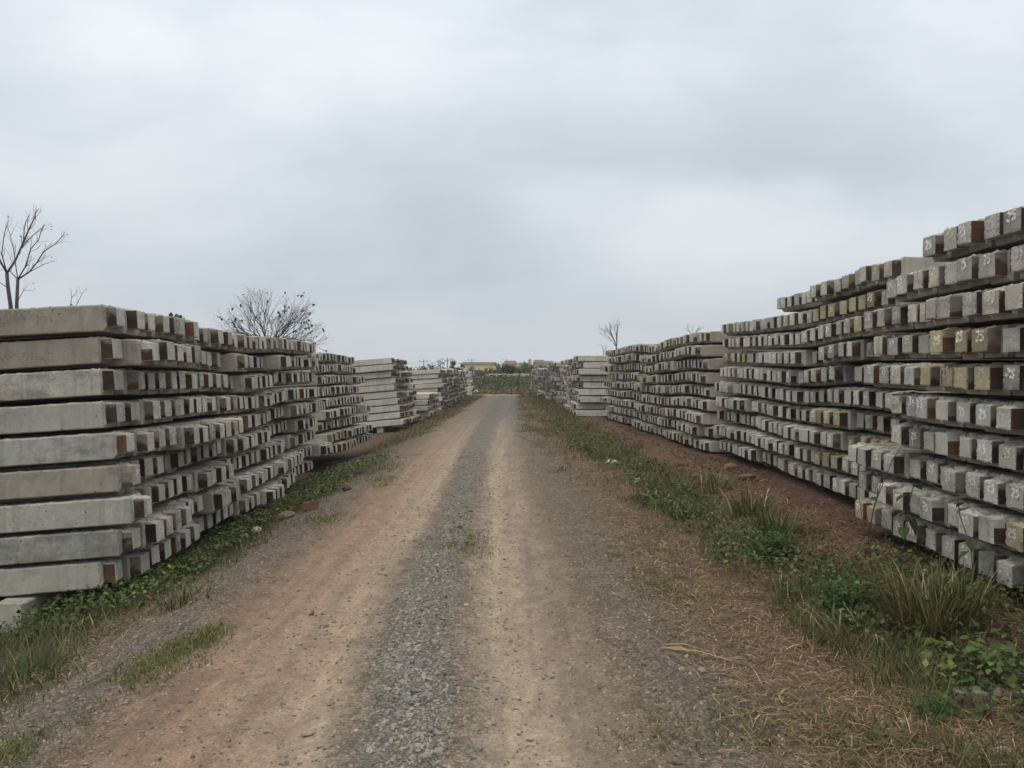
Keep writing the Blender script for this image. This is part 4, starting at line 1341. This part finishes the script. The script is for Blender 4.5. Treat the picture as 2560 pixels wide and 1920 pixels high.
def sapling():
    b = gpt(2178, 1420)
    mb = MB()
    Y0 = b.y
    def W(px, py, dy=0): return pxyz(px, py, Y0 + dy) - b
    mb.tube([(0, 0, -.03), W(2172, 1340), W(2188, 1262, -.05), W(2232, 1150, -.1), W(2292, 1056, -.12)], [.006, .005, .0045, .003, .0015], 5)
    mb.tube([W(2175, 1330), W(2168, 1285, .05), W(2168, 1250, .08)], [.004, .003, .0015], 5)
    mb.tube([W(2178, 1400), W(2180, 1300, .05), W(2205, 1200, .06), W(2210, 1180, .06)], [.005, .004, .003, .0015], 5)
    mb.tube([W(2160, 1310), W(2150, 1255, .1), W(2148, 1195, .12)], [.0035, .003, .0015], 5)
    mb.tube([W(2172, 1340), W(2155, 1375, -.1), W(2120, 1395, -.15)], [.003, .002, .001], 5)
    mb.tube([W(2240, 1420, -.1), W(2215, 1350, -.1), W(2218, 1310, -.08), W(2195, 1270, -.06)], [.004, .004, .003, .002], 5)
    o = obj('dead_sapling', mb.mesh('dead_sapling', [M_BARK]), None, b)
    tag(o, 'leafless dead sapling with thin brown stems before the numbered pile ends', 'sapling')


sapling()


def stalks(p0, label, n, L, spread):
    mb = MB()
    for i in range(n):
        a = rng.uniform(-.3, .3) + .0
        x0, y0 = rng.normal(0, spread, 2)
        l = L * rng.uniform(.4, 1)
        k = rng.uniform(-.2, .2)
        mb.tube([(x0, y0, .012), (x0 + l * .5, y0 - l * .22 + k * .1, .03), (x0 + l, y0 - l * .5 + k * .2, .012)], [.005, .0045, .002], 5, 0, (.33, .24, .13))
    o = obj('broken_reed', mb.mesh('broken_reed', [M_PAINTED], False, True), None, p0)
    tag(o, label, 'reed')


stalks(gpt(1655, 1625), 'pale broken reed stalks lying at the gravel edge of the road', 5, .38, .03)


# ------------------------------------------------------------------ small loose things
def rock(name, p, dims, col, label, cat, seed, rot=0.0, group=None, jit=.10, boxy=False):
    r = np.random.default_rng(seed)
    bm = bmesh.new()
    if boxy: bmesh.ops.create_cube(bm, size=1); bmesh.ops.subdivide_edges(bm, edges=bm.edges, cuts=3, use_grid_fill=True)
    else: bmesh.ops.create_icosphere(bm, subdivisions=2, radius=.6)
    for v in bm.verts:
        edge_ = sum(abs(c) > .49 for c in v.co) if boxy else 0
        v.co *= 1 + r.normal(0, jit * (.3 if boxy and edge_ < 2 else .6 if boxy else 1))
        v.co = Vector((v.co.x * dims[0], v.co.y * dims[1], v.co.z * dims[2]))
    me = bpy.data.meshes.new(name); bm.to_mesh(me); bm.free()
    at = me.attributes.new('tint', 'FLOAT_COLOR', 'POINT')
    c = np.ones((len(me.vertices), 4), np.float32); c[:, :3] = col
    at.data.foreach_set('color', c.ravel())
    me.materials.append(M_STONE2)
    o = obj(name, me, None, p); o.rotation_euler = (r.normal(0, .15), r.normal(0, .15), rot)
    return tag(o, label, cat, group)


rock('brick', gpt(731, 1280, .04), (.17, .10, .09), (.17, .075, .05), 'chipped red brick lying half in weeds below the leaning stack', 'brick', 1, .5, None, .1, True)
rock('brick', gpt(776, 1274, .06), (.19, .12, .12), (.19, .095, .065), 'squarer red brick with grey mortar at the edge of the weeds', 'brick', 2, -.2, None, .08, True)
rock('rubble_block', gpt(714, 1296, .03), (.20, .14, .12), (.20, .16, .12), 'brown lump of rubble beside the chipped red brick', 'rubble', 3, .3)
rock('brick', gpt(1597, 1246, .03), (.17, .11, .07), (.22, .085, .045), 'orange brick fragment on dry grass near the white plastic bag', 'brick', 4, .4, None, .1, True)
rock('rubble_block', gpt(1828, 1172, .05), (.22, .15, .12), (.20, .105, .075), 'pinkish rubble lump on red soil under the stack', 'rubble', 5, 0.2)
rock('rubble_block', gpt(1868, 1200, .04), (.26, .16, .10), (.15, .085, .06), 'flat brown rubble lump on the red soil, nearer than the pinkish one', 'rubble', 6, 0.2)
rock('rubble_block', gpt(866, 1228, .03), (.13, .10, .09), (.075, .055, .045), 'small dark stone standing at the left road edge beside a grass patch'.replace('left ', ''), 'stone', 7, 0.2)
rock('concrete_plank', gpt(2530, 1738, .0), (.55, .10, .07), (.22, .19, .15), 'broken concrete plank half buried in dry grass under the weeds', 'plank', 8, -.12, None, .06, True)
rock('stone', gpt(2512, 1888, .01), (.09, .05, .035), (.28, .22, .17), 'pale flat stone among dry grass at the bottom of the verge', 'stone', 9, .2)
rock('stone', gpt(1757, 1683, .01), (.045, .04, .035), (.20, .19, .17), 'grey stone beside the broken reed stalks', 'stone', 10, .2)
rock('stone', gpt(1064, 1906, .008), (.045, .036, .03), (.22, .20, .18), 'rounded grey stone at the end of the gravel strip', 'stone', 11, .2)
rock('stone', gpt(1195, 1877, .008), (.04, .032, .028), (.21, .19, .165), 'tan stone alone on the smooth wheel track', 'stone', 12, .6)
rock('stone', gpt(770, 1826, .006), (.07, .045, .022), (.26, .205, .16), 'flat tan stone on the reddish wheel track', 'stone', 13, .5)


def bag(name, p, size, seed, label, col=(.55, .55, .54)):
    r = np.random.default_rng(seed)
    bm = bmesh.new(); bmesh.ops.create_icosphere(bm, subdivisions=4, radius=1)
    for v in bm.verts:
        a = v.co.copy()
        n_ = float(fbm([a.x * 2.1 + seed], [a.y * 2.1 + a.z * 1.7], seed, 3)[0]) - .5
        n2 = float(fbm([a.x * 5.1 + a.z * 3], [a.y * 5.1], seed + 5, 3)[0]) - .5
        v.co = a * (1 + n_ * .9 + n2 * .35)
        v.co = Vector((v.co.x * size, v.co.y * size * .6, max(-.15, v.co.z) * size * .55))
    me = bpy.data.meshes.new(name); bm.to_mesh(me); bm.free()
    m_ = M_BAG
    me.materials.append(m_)
    o = obj(name, me, None, p); o.rotation_euler = (0, 0, r.uniform(0, 3))
    me.polygons.foreach_set('use_smooth', [True] * len(me.polygons))
    return tag(o, label, 'bag')


M_BAG = mat_plain('plastic_film', (.56, .555, .54), .45, .12, 14, .5)
bag('plastic_bag', gpt(1597, 1206, .01), .115, 3, 'crumpled white plastic bag lying beside the green verge weeds')
bag('plastic_bag', gpt(640, 1332, .03), .085, 6, 'small crumpled clear-white plastic bag in the weeds below the leaning stack')
bag('plastic_bag', gpt(1530, 1158, .02), .10, 9, 'thin greyish plastic bag half hidden in the verge weeds')
bag('plastic_bag', gpt(1186, 984, .15), .42, 12, 'distant white plastic sack beside the last stack at the cross road')


# ------------------------------------------------------------------ bare trees
def grow(mb, p, d, L, r, depth, tips, bend=.25, up=.12, fork=(2, 3), ratio=.72, spread=.55, seg=5):
    pts = [p]; rad = [r]
    k = 4
    for i in range(k):
        d = (d + Vector(rng.normal(0, bend * .35, 3)) + Vector((0, 0, up))).normalized()
        p = p + d * L / k
        pts.append(p); rad.append(r * (1 - .35 * (i + 1) / k))
    mb.tube(pts, rad, seg if depth > 1 else 4)
    if depth <= 0:
        tips.append(p); return
    for j in range(rng.integers(fork[0], fork[1] + 1)):
        a = Vector(rng.normal(0, 1, 3)); a = (a - d * a.dot(d)).normalized()
        s = spread * rng.uniform(.6, 1.3)
        at = pts[-1] if j < 2 else pts[-2]
        grow(mb, at, (d * math.cos(s) + a * math.sin(s)).normalized(), L * ratio * rng.uniform(.7, 1.15), r * .62, depth - 1, tips, bend, up, fork, ratio, spread, seg)


def limb_tree(name, base, trunk, limbs, label, cat='tree', twig=1):
    """trunk and main limbs from measured points, twigs grown at their ends"""
    root = bpy.data.objects.new(name, None); COL.objects.link(root); root.location = base
    tag(root, label, cat)
    tb = MB(); tb.tube([p - base for p in trunk[0]], trunk[1], 8)
    obj('trunk', tb.mesh('trunk', [M_BARK], True), root)
    mb = MB(); tips = []
    for pts, r0, tw in limbs:
        r0 = r0 * .5
        q = [p - base for p in pts]
        rad = [r0 * (1 - .6 * i / max(len(q) - 1, 1)) for i in range(len(q))]
        mb.tube(q, rad, 6)
        for i in range(1, len(q)):
            d = (q[i] - q[i - 1]).normalized()
            for _ in range(tw if i < len(q) - 1 else tw + 1):
                a = Vector(rng.normal(0, 1, 3)); a = (a - d * a.dot(d)).normalized()
                s = rng.uniform(.3, .85)
                grow(mb, q[i] - d * rng.uniform(0, .15), (d * math.cos(s) + a * math.sin(s)).normalized(), rng.uniform(.22, .38) * (.5 if i == len(q) - 1 else 1), rad[i] * .5, twig, tips, .3, .13, (1, 2), .75, .5)
    for tp in tips:                                    # a few dry fruits
        if rng.random() < .10:
            bm_ = ICO_V * .022 + np.array(tp) + np.array((0, 0, -.10)); mb.add(bm_, [tuple(f) for f in ICO_F])
    obj('branches', mb.mesh('branches', [M_BARK], True), root)
    return root


def bare_trees():
    D = 24.0
    def Q(zx, zy, dy=0): return pxyz(zx * .226, 500 + zy * .226, D + dy)
    gA = Vector((Q(130, 1180).x - .25, D, float(gz(Q(130, 1180).x, D))))
    A = ([gA, Q(125, 1180), Q(95, 960), Q(85, 810)], [.12, .062, .055, .052])
    LA = [([Q(85, 810), Q(180, 670, .3), Q(270, 470, .5), Q(330, 330, .5), Q(400, 190, .6), Q(412, 108, .6)], .07, 2),
          ([Q(85, 810), Q(20, 690, -.4), Q(-40, 560, -.7), Q(-70, 400, -.9)], .065, 2),
          ([Q(85, 810), Q(30, 600, -.5), Q(60, 370, -.5), Q(105, 235, -.6)], .04, 2),
          ([Q(180, 670, .3), Q(250, 530, .9), Q(345, 420, 1.3), Q(440, 340, 1.5), Q(505, 285, 1.6)], .04, 2),
          ([Q(270, 470, .5), Q(280, 330, .2), Q(300, 240, 0), Q(340, 160, 0)], .035, 1),
          ([Q(75, 960), Q(0, 910, .4), Q(-60, 880, .8)], .03, 1)]
    limb_tree('bare_tree', gA, A, LA, 'tall bare tree with dark trunk rising behind the near end of the leaning stack')
    gB = Vector((Q(190, 1180).x + .1, D + 1, float(gz(Q(190, 1180).x, D + 1))))
    B = ([gB, Q(190, 1180, 1), Q(205, 880, 1)], [.11, .056, .048])
    LB = [([Q(205, 880, 1), Q(330, 800, 1.2), Q(420, 690, 1.4), Q(490, 575, 1.5), Q(620, 490, 1.6), Q(715, 390, 1.7)], .055, 2),
          ([Q(330, 800, 1.2), Q(480, 720, .8), Q(600, 675, .6)], .03, 1),
          ([Q(205, 880, 1), Q(290, 740, .6), Q(350, 545, .4), Q(440, 440, .3), Q(470, 330, .3)], .05, 2),
          ([Q(205, 880, 1), Q(180, 700, 1.3), Q(160, 540, 1.5), Q(120, 370, 1.6), Q(90, 290, 1.7)], .035, 2),
          ([Q(205, 880, 1), Q(120, 790, 1.6), Q(60, 760, 2)], .04, 2),
          ([Q(205, 1110, 1), Q(270, 1000, .8), Q(315, 945, .7)], .022, 1), ([Q(270, 1000, .8), Q(370, 1005, .9), Q(400, 980, .9)], .014, 0)]
    limb_tree('bare_tree', gB, B, LB, 'slimmer bare tree forking low beside the tall dark trunk')
    gC = Vector((Q(800, 1180).x, 22.0, float(gz(Q(800, 1180).x, 22))))
    C_ = ([gC, Q(800, 1250), Q(790, 1150)], [.06, .04, .03])
    LC = [([Q(790, 1150), Q(800, 1070), Q(785, 1000)], .02, 1), ([Q(800, 1080), Q(840, 1040), Q(868, 995)], .018, 1),
          ([Q(800, 1250), Q(870, 1130, .2), Q(915, 1035, .2), Q(960, 985, .2)], .022, 1)]
    limb_tree('bare_sapling', gC, C_, LC, 'few bare twig ends poking above the leaning stack', 'sapling', 0)


bare_trees()


def fan_bush(name, base, fork, n, H, W_, depth, label, leaves, r0, lean=0.0, cat='shrub'):
    root = bpy.data.objects.new(name, None); COL.objects.link(root); root.location = base
    tag(root, label, cat)
    tb = MB(); f_ = fork - base
    tb.tube([(0, 0, -.1), tuple(f_ * .5), tuple(f_)], [r0 * 1.3, r0 * 1.1, r0], 7)
    obj('trunk', tb.mesh('trunk', [M_BARK], True), root)
    mb = MB(); tips = []
    for i in range(n):
        a = 2 * math.pi * i / n + rng.normal(0, .2); s = rng.uniform(.15, 1.0)
        d = Vector((math.cos(a) * W_ * s + lean, math.sin(a) * W_ * .7 * s, H * (1.0 - .45 * s))).normalized()
        L = math.hypot(H, W_) * (.34 if depth == 3 else .27 if depth == 4 else .4) * (1.0 - .1 * s)
        grow(mb, f_.copy(), d, L, r0 * .42, depth, tips, .20, .02, (2, 3), .80, .40)
    obj('branches', mb.mesh('branches', [M_BARK], True), root)
    if leaves:
        p = Plants()
        idx = rng.choice(len(tips), min(leaves, len(tips)), replace=False)
        pos = np.array([tuple(tips[i]) for i in idx]); pos = np.repeat(pos, 2, 0) + rng.normal(0, .05, (len(pos) * 2, 3))
        k = len(pos)
        p.add(LEAF_V, LEAF_F, pos, rot_from(rng.uniform(0, 6.28, k), rng.normal(-.9, .5, k), rng.normal(0, .4, k)), rng.uniform(.08, .15, k), cols(k, [(.030, .036, .022), (.045, .055, .03)], [2, 1]))
        obj('foliage', p.mesh('foliage'), root)
    return root


def bushes():
    D = 27.0
    f_ = pxyz(672, 868, D); g = Vector((f_.x, D, float(gz(f_.x, D))))
    fan_bush('bare_shrub', g, f_, 27, 1.25, 2.5, 4, 'wide bare shrub with a few dark leaves above the leaning stack', 60, .05)
    D = 30.0
    f2 = pxyz(735, 900, D); g = Vector((f2.x, D, float(gz(f2.x, D))))
    fan_bush('bare_shrub', g, f2, 7, 1.2, 1.9, 3, 'thin bare shrub spreading behind the gap between the two nearest leaning stacks'.replace('nearest ', ''), 8, .035, .5)
    D = 46.0
    f3 = pxyz(1541, 868, D); g = Vector((f3.x, D, float(gz(f3.x, D))))
    fan_bush('bare_tree', g, f3, 7, 1.7, 1.0, 3, 'small bare tree standing behind the third stack past the vine', 0, .05, -.12, 'tree')
    f4 = pxyz(1510, 895, D); g = Vector((f4.x, D, float(gz(f4.x, D))))
    fan_bush('bare_shrub', g, f4, 6, .7, .75, 2, 'faint bare twigs above the plain-sided end of a far stack', 0, .03)
    f5 = pxyz(1732, 840, 30); g = Vector((f5.x, 30, float(gz(f5.x, 30))))
    fan_bush('bare_shrub', g, f5, 6, .42, .5, 2, 'faint bare twigs above the top row of the third stack past the vine', 0, .02)
    # leafy sprig over the near stack
    f6 = pxyz(440, 802, 15.0); g = Vector((f6.x, 15.0, float(gz(f6.x, 15))))
    fan_bush('leafy_shrub', g, f6, 4, .10, .2, 1, 'dark leafy sprig just showing above the leaning stack', 12, .02)


bushes()


# ------------------------------------------------------------------ background: bank, bananas, houses, poles
def build_undergrowth():
    p = Plants()
    n = 30000
    x = rng.uniform(-14, 12, n); y = rng.uniform(71.0, 86, n)
    z = gz(x, y); t = (y - 71.0) / 13
    keep = rng.random(n) < (.35 + .65 * fbm(x * .5, y * .4, 61)) * (1 - 1.0 * (y > 82.7) * (x > -3.0) * (x < 2.6))
    x, y, z, t = x[keep], y[keep], z[keep], t[keep]; n = len(x)
    h = (.10 + 1.0 * sst(.35, .75, fbm(x * .55, y * .45, 62)) * sst(.0, .45, t)) * rng.random(n)
    h = h * (1 - .9 * (y > 78.5) * band1(x, -3.0, 2.6) * sst(78.5, 80.5, y))
    low = cols(n, [(.19, .145, .075), (.16, .135, .065), (.11, .11, .05)], [3, 3, 2])
    hi = cols(n, [(.055, .080, .040), (.075, .10, .045), (.042, .060, .034), (.12, .125, .06)], [3, 3, 2, 2])
    f_ = sst(.22, .62, t + (fbm(x * .5, y * .5, 63) - .5) * .5)[:, None]
    c = np.where(rng.random((n, 1)) < f_, hi, low)
    p.leaves(x, y, z + h, rng.uniform(.12, .34, n), rng.normal(.5, .6, n), c)
    tag(obj('undergrowth', p.mesh('undergrowth')), 'green and dry brown undergrowth covering the bank behind the cross road', 'undergrowth', None, 'stuff')
    # scrub behind the bananas closing the horizon
    p = Plants()
    n = 26000
    x = rng.uniform(-60, 60, n); y = rng.uniform(100, 125, n)
    h = rng.uniform(0, 1, n) ** .8 * (.5 + .7 * fbm(x * .12, y * .2, 64)) 
    p.leaves(x, y, gz(x, y) + h, rng.uniform(.3, .7, n), rng.normal(.5, .6, n), cols(n, [(.04, .055, .035), (.05, .07, .035), (.03, .042, .03)], [3, 3, 2]))
    tag(obj('scrub', p.mesh('scrub')), 'far green scrub closing the view behind the banana plants', 'scrub', None, 'stuff')


build_undergrowth()


def banana_meshes(seed):
    r = np.random.default_rng(seed)
    mb = MB()
    mb.tube([(0, 0, -.1), (r.normal(0, .03), r.normal(0, .03), .6), (r.normal(0, .05), r.normal(0, .05), 1.15)], [.11, .09, .05], 7, 0, (.10, .11, .05))
    stem = mb.mesh('stem', [M_LEAF], True, True)
    lb = MB()
    for i in range(9):
        a = r.uniform(0, 6.28); L = r.uniform(1.0, 1.7); d = r.uniform(.12, .65); cur = r.uniform(.5, 1.4); wd = r.uniform(.16, .24)
        pos = np.array([0, 0, r.uniform(.9, 1.15)]); sd_ = np.array([-math.sin(a), math.cos(a), 0.0])
        vs = []; k = 9
        tt = np.array((.11, .165, .055)) * r.uniform(.6, 1.45) * np.array((1, 1, r.uniform(.8, 1.6)))
        if r.random() < .15: tt = np.array((.15, .14, .05))
        for s in range(k + 1):
            w_ = wd * math.sin(math.pi * min(1, (s + .25) / (k + .6))) ** .6 if s > 1 else .02
            e = r.uniform(.75, 1.05); e2 = r.uniform(.75, 1.05)
            nrm = np.array([-math.cos(a) * math.cos(d), -math.sin(a) * math.cos(d), math.sin(d)])
            vs += [pos + sd_ * w_ * e + nrm * w_ * .35, pos, pos - sd_ * w_ * e2 + nrm * w_ * .35]
            pos = pos + L / k * np.array([math.cos(a) * math.sin(d), math.sin(a) * math.sin(d), math.cos(d)]); d += cur / k * (s / k * 2)
        fs = []
        for s in range(k):
            b = 3 * s
            fs += [(b, b + 1, b + 4, b + 3), (b + 1, b + 2, b + 5, b + 4)]
        lb.add(vs, fs, 0, tt)
    return stem, lb.mesh('foliage', [M_LEAF], False, True)


def bananas():
    MS = [banana_meshes(700 + i) for i in range(5)]
    spots = []
    for i in range(44):
        px = 1172 + (1362 - 1172) * (i + rng.uniform(.1, .9)) / 44
        Y = rng.uniform(88, 97)
        spots.append(((px - 1280) / F * Y, Y))
    for i, (x, y) in enumerate(spots):
        st, fo = MS[i % 5]
        o = obj('banana_plant', st, None, (x, y, float(gz(x, y))))
        s = rng.uniform(.50, .62) if (x / y * F + 1280) < 1245 else rng.uniform(.66, .86)
        o.scale = (s, s, s); o.rotation_euler = (0, 0, rng.uniform(0, 6.28))
        obj('foliage', fo, o)
        tag(o, 'banana plant with broad arching leaves on the bank behind the cross road', 'banana plant', 'banana plants behind the cross road')


bananas()


def leafy_tree(px, py_top, D, cw, ch, n, colr, label, name='leafy_tree', lobes=9, cone=False, ls=.22):
    top = pxyz(px, py_top, D)
    g = float(gz(top.x, D))
    H = top.z - g
    base = Vector((top.x, D, g))
    root = bpy.data.objects.new(name, None); COL.objects.link(root); root.location = base
    tag(root, label, 'tree')
    tb = MB(); tb.tube([(0, 0, -.1), (.05, 0, H * .4), (0, .05, H * .8)], [.14, .10, .03], 7)
    p = Plants()
    pos = []; 
    for k in range(lobes):
        f_ = rng.random()
        zc = H - ch * (.12 + .80 * f_)
        rr = cw * .5 * ((.15 + .85 * f_) if cone else math.sin(math.pi * (.18 + .72 * f_)))
        a = rng.uniform(0, 6.28); rd = rr * rng.uniform(.2, .85)
        c = np.array([rd * math.cos(a), rd * math.sin(a), zc])
        tb.tube([(0, 0, max(.1, zc - ch * .25)), tuple(c * np.array((.6, .6, 1)) + np.array((0, 0, -.08))), tuple(c)], [.04, .03, .01], 4)
        m = n // lobes
        q = rng.normal(0, 1, (m, 3)); q /= np.linalg.norm(q, axis=1)[:, None]
        pos.append(c + q * (rng.random((m, 1)) ** .45) * np.array((1, 1, .75)) * cw * rng.uniform(.12, .24))
    pos = np.concatenate(pos); k = len(pos)
    p.add(LEAF_V, LEAF_F, pos, rand_rot(k), rng.uniform(.6, 1.3, k) * ls, cols(k, colr, [3, 2, 1], .3))
    obj('trunk', tb.mesh('trunk', [M_BARK]), root)
    obj('crown', p.mesh('crown'), root)


leafy_tree(1271, 908, 90, 1.75, 1.7, 1500, [(.020, .032, .018), (.028, .040, .020), (.016, .022, .016)], 'round dark green tree standing among the banana plants', lobes=22, ls=.15)
leafy_tree(1133, 898, 105, 2.0, 2.6, 900, [(.035, .052, .038), (.05, .065, .045), (.03, .04, .03)], 'pointed dark green tree behind the far end of the rows', lobes=15, cone=True, ls=.2)
leafy_tree(1150, 906, 104, 1.6, 1.6, 450, [(.035, .050, .035), (.05, .065, .045), (.03, .04, .03)], 'small dark tree beside the pointed one', lobes=10, ls=.2)
leafy_tree(1076, 908, 108, 1.5, 1.3, 260, [(.045, .060, .045), (.06, .07, .05), (.04, .05, .04)], 'thin loose tree above the pale tilted stacks', lobes=7, ls=.2)
leafy_tree(1101, 900, 108, 1.5, 1.9, 170, [(.06, .075, .055), (.07, .08, .06), (.05, .06, .05)], 'sparse pale tree beside the power pole', lobes=8, ls=.18)
leafy_tree(1058, 919, 110, 1.4, .6, 160, [(.045, .06, .04), (.06, .07, .05), (.04, .05, .04)], 'low bush showing above the pale tilted stack', 'leafy_shrub', lobes=5, ls=.2)


def house(name, x, y, z, wd, dp, hw, roof_h, wall_c, roof_c, label, rot=0.0, flat=False, windows=(), hip=.25):
    root = bpy.data.objects.new(name, None); COL.objects.link(root); root.location = (x, y, z); root.rotation_euler = (0, 0, rot)
    tag(root, label, 'building')
    mb = MB(); mb.box((-wd / 2, 0, 0), (wd / 2, dp, hw), 0, wall_c)
    obj('wall', mb.mesh('wall', [M_PAINTED], False, True), root)
    rb = MB()
    if flat:
        rb.box((-wd / 2 - .35, -.35, hw + .003), (wd / 2 + .35, dp + .3, hw + .22), 0, roof_c)
        rb.box((-wd / 2 + .2, .3, hw + .223), (wd / 2 - .2, dp - .3, hw + .40), 0, tuple(c * .8 for c in roof_c))
    else:
        e = .4; a = hip * wd
        v = [(-wd / 2 - e, -e, hw + .01), (wd / 2 + e, -e, hw + .01), (wd / 2 + e, dp + e, hw + .01), (-wd / 2 - e, dp + e, hw + .01), (-wd / 2 + a, dp / 2, hw + roof_h), (wd / 2 - a, dp / 2, hw + roof_h)]
        rb.add(v, [(0, 1, 5, 4), (1, 2, 5), (2, 3, 4, 5), (3, 0, 4), (0, 3, 2, 1)], 0, roof_c)
    obj('roof', rb.mesh('roof', [M_PAINTED], False, True), root)
    for (wx, wz, ww, wh) in windows:
        fb = MB(); fb.box((wx - ww / 2, -.06, wz), (wx + ww / 2, -.003, wz + wh), 0, (.50, .52, .52))
        fo = obj('window', fb.mesh('window', [M_PAINTED], False, True), root)
        pb = MB()
        n_ = max(2, int(ww / .7))
        for q in range(n_):
            pb.box((wx - ww / 2 + ww * (q + .12) / n_, -.075, wz + .10), (wx - ww / 2 + ww * (q + .88) / n_, -.063, wz + wh - .1), 0, (.10, .19, .36) if q % 2 else (.22, .32, .45))
        obj('pane', pb.mesh('pane', [M_PAINTED], False, True), fo)
    return root


def far_houses():
    D = 170
    z0 = 1.1
    c = pxyz(1199, 905, D)
    house('yellow_building', c.x, D, z0, 8.0, 9, c.z - z0 - .4, 0, (.66, .49, .26), (.36, .31, .24), 'long yellow building with flat roof and blue windows beyond the banana plants', .10, True, [(-1.9, 2.1, 1.7, .9), (2.6, 2.2, .9, .75)])
    D = 250
    c = pxyz(1276, 901, D)
    house('red_roofed_house', c.x, D, z0, 4.6, 5, c.z - z0 - 1.3, 1.25, (.48, .42, .34), (.17, .055, .045), 'house with a bright red hipped roof beside the yellow building', 0, False, [(-.8, 1.5, .9, 1.0)], .12)
    D = 280
    c = pxyz(1348, 899, D)
    house('red_roofed_house', c.x, D, z0, 4.4, 5, c.z - z0 - 1.1, 1.1, (.30, .29, .27), (.15, .06, .05), 'grey-walled house with a dull red roof beside the small tower', 0, False, [(.5, 1.5, .9, 1.0)], .12)
    D = 275
    c = pxyz(1373, 902, D)
    house('red_roofed_house', c.x, D, z0, 3.8, 5, c.z - z0 - .7, .75, (.50, .36, .30), (.17, .07, .06), 'pinkish house with a low red roof partly behind the far stack', 0, False, [(-.9, 1.6, .8, .9)], .12)
    D = 290
    c = pxyz(1324.5, 896.5, D)
    house('roof_tower', c.x, D, z0, 1.15, 1.2, c.z - z0 - .75, .75, (.45, .44, .42), (.17, .15, .14), 'small white tower room with a dark pointed roof among red roofs', 0, False, [(0, 4.6, .5, .5)], .48)
    c = pxyz(1311, 907, 282)
    house('low_house', c.x, 282, z0, 4.6, 4, c.z - z0 - .3, .4, (.38, .35, .31), (.25, .21, .18), 'low greyish house between the red roof and the tower', 0, True, [(0, 1.6, .8, .9)])


far_houses()


def poles():
    tops = []
    mw = MB()
    info = [(1049, 914, 160, 'short power pole above the pale tilted stack'), (1059, 898.5, 150, 'slim power pole over the pale tilted stacks'),
            (1118.5, 893.5, 120, 'tall power pole beside the pointed dark tree'), (1179, 896, 185, 'power pole standing behind the yellow building'), (1265.7, 896.5, 235, 'distant power pole rising over the red hipped roof')]
    pts = []
    for (px, py, D, lab) in info:
        t = pxyz(px, py, D); g = float(gz(t.x, D))
        root = bpy.data.objects.new('power_pole', None); COL.objects.link(root); root.location = (t.x, D, g)
        tag(root, lab, 'power pole')
        H = t.z - g
        mb = MB(); mb.tube([(0, 0, -.2), (0, 0, H)], [.10, .06], 7)
        obj('pole', mb.mesh('pole', [M_GREY]), root)
        ab = MB(); ab.box((-.9, -.05, H - .48), (.9, -.0, H - .42))
        for q in (-.8, 0, .8): ab.tube([(q, -.03, H - .4), (q, -.03, H - .15)], [.05, .04], 5)
        obj('crossarm', ab.mesh('crossarm', [M_GREY]), root)
        pts.append((root, Vector((t.x, D, t.z - .15)), H))
    def wire(a, b_, sag, lab):
        mb = MB()
        for dx in (-.8, .8):
            A = a + Vector((dx, 0, 0)); B = b_ + Vector((dx, 0, 0))
            mb.tube([A.lerp(B, t) + Vector((0, 0, -sag * 4 * t * (1 - t))) for t in np.linspace(0, 1, 13)], .022, 4)
        o = obj('power_line', mb.mesh('power_line', [M_GREY]))
        tag(o, lab, 'power line')
    P = [p[1] for p in pts]
    wire(P[1], P[2], .8, 'power line sagging between the slim pole and the tall one')
    wire(P[2], P[3], 1.2, 'power line from the tall pole to the pole behind the yellow building')
    wire(P[3], P[4], 1.6, 'power line running from the yellow building to the red hipped roof')
    wire(P[1], pxyz(960, 905, 150), .7, 'power line leaving the slim pole towards the tilted stack')
    wire(P[2], pxyz(985, 915, 120), .8, 'lower power line leaving the tall pole towards the tilted stack')


M_GREY = mat_plain('weathered_pole', (.16, .16, .17), .9, .15, 5, 0)
poles()

# ------------------------------------------------------------------ thin grey air
def haze():
    mb = MB(); mb.box((-710, -45, -3.0), (710, 1510, 10.5))
    m_ = bpy.data.materials.new('haze'); m_.use_nodes = True
    nt = m_.node_tree
    for n in list(nt.nodes): nt.nodes.remove(n)
    v = nt.nodes.new('ShaderNodeVolumePrincipled'); v.inputs['Color'].default_value = (.93, .96, 1, 1); v.inputs['Density'].default_value = 0.0007
    o = nt.nodes.new('ShaderNodeOutputMaterial'); nt.links.new(v.outputs[0], o.inputs['Volume'])
    tag(obj('haze', mb.mesh('haze', [m_])), 'thin pale haze in the air over the storage yard', 'haze', None, 'stuff')


haze()
scene.cycles.volume_bounces = 1
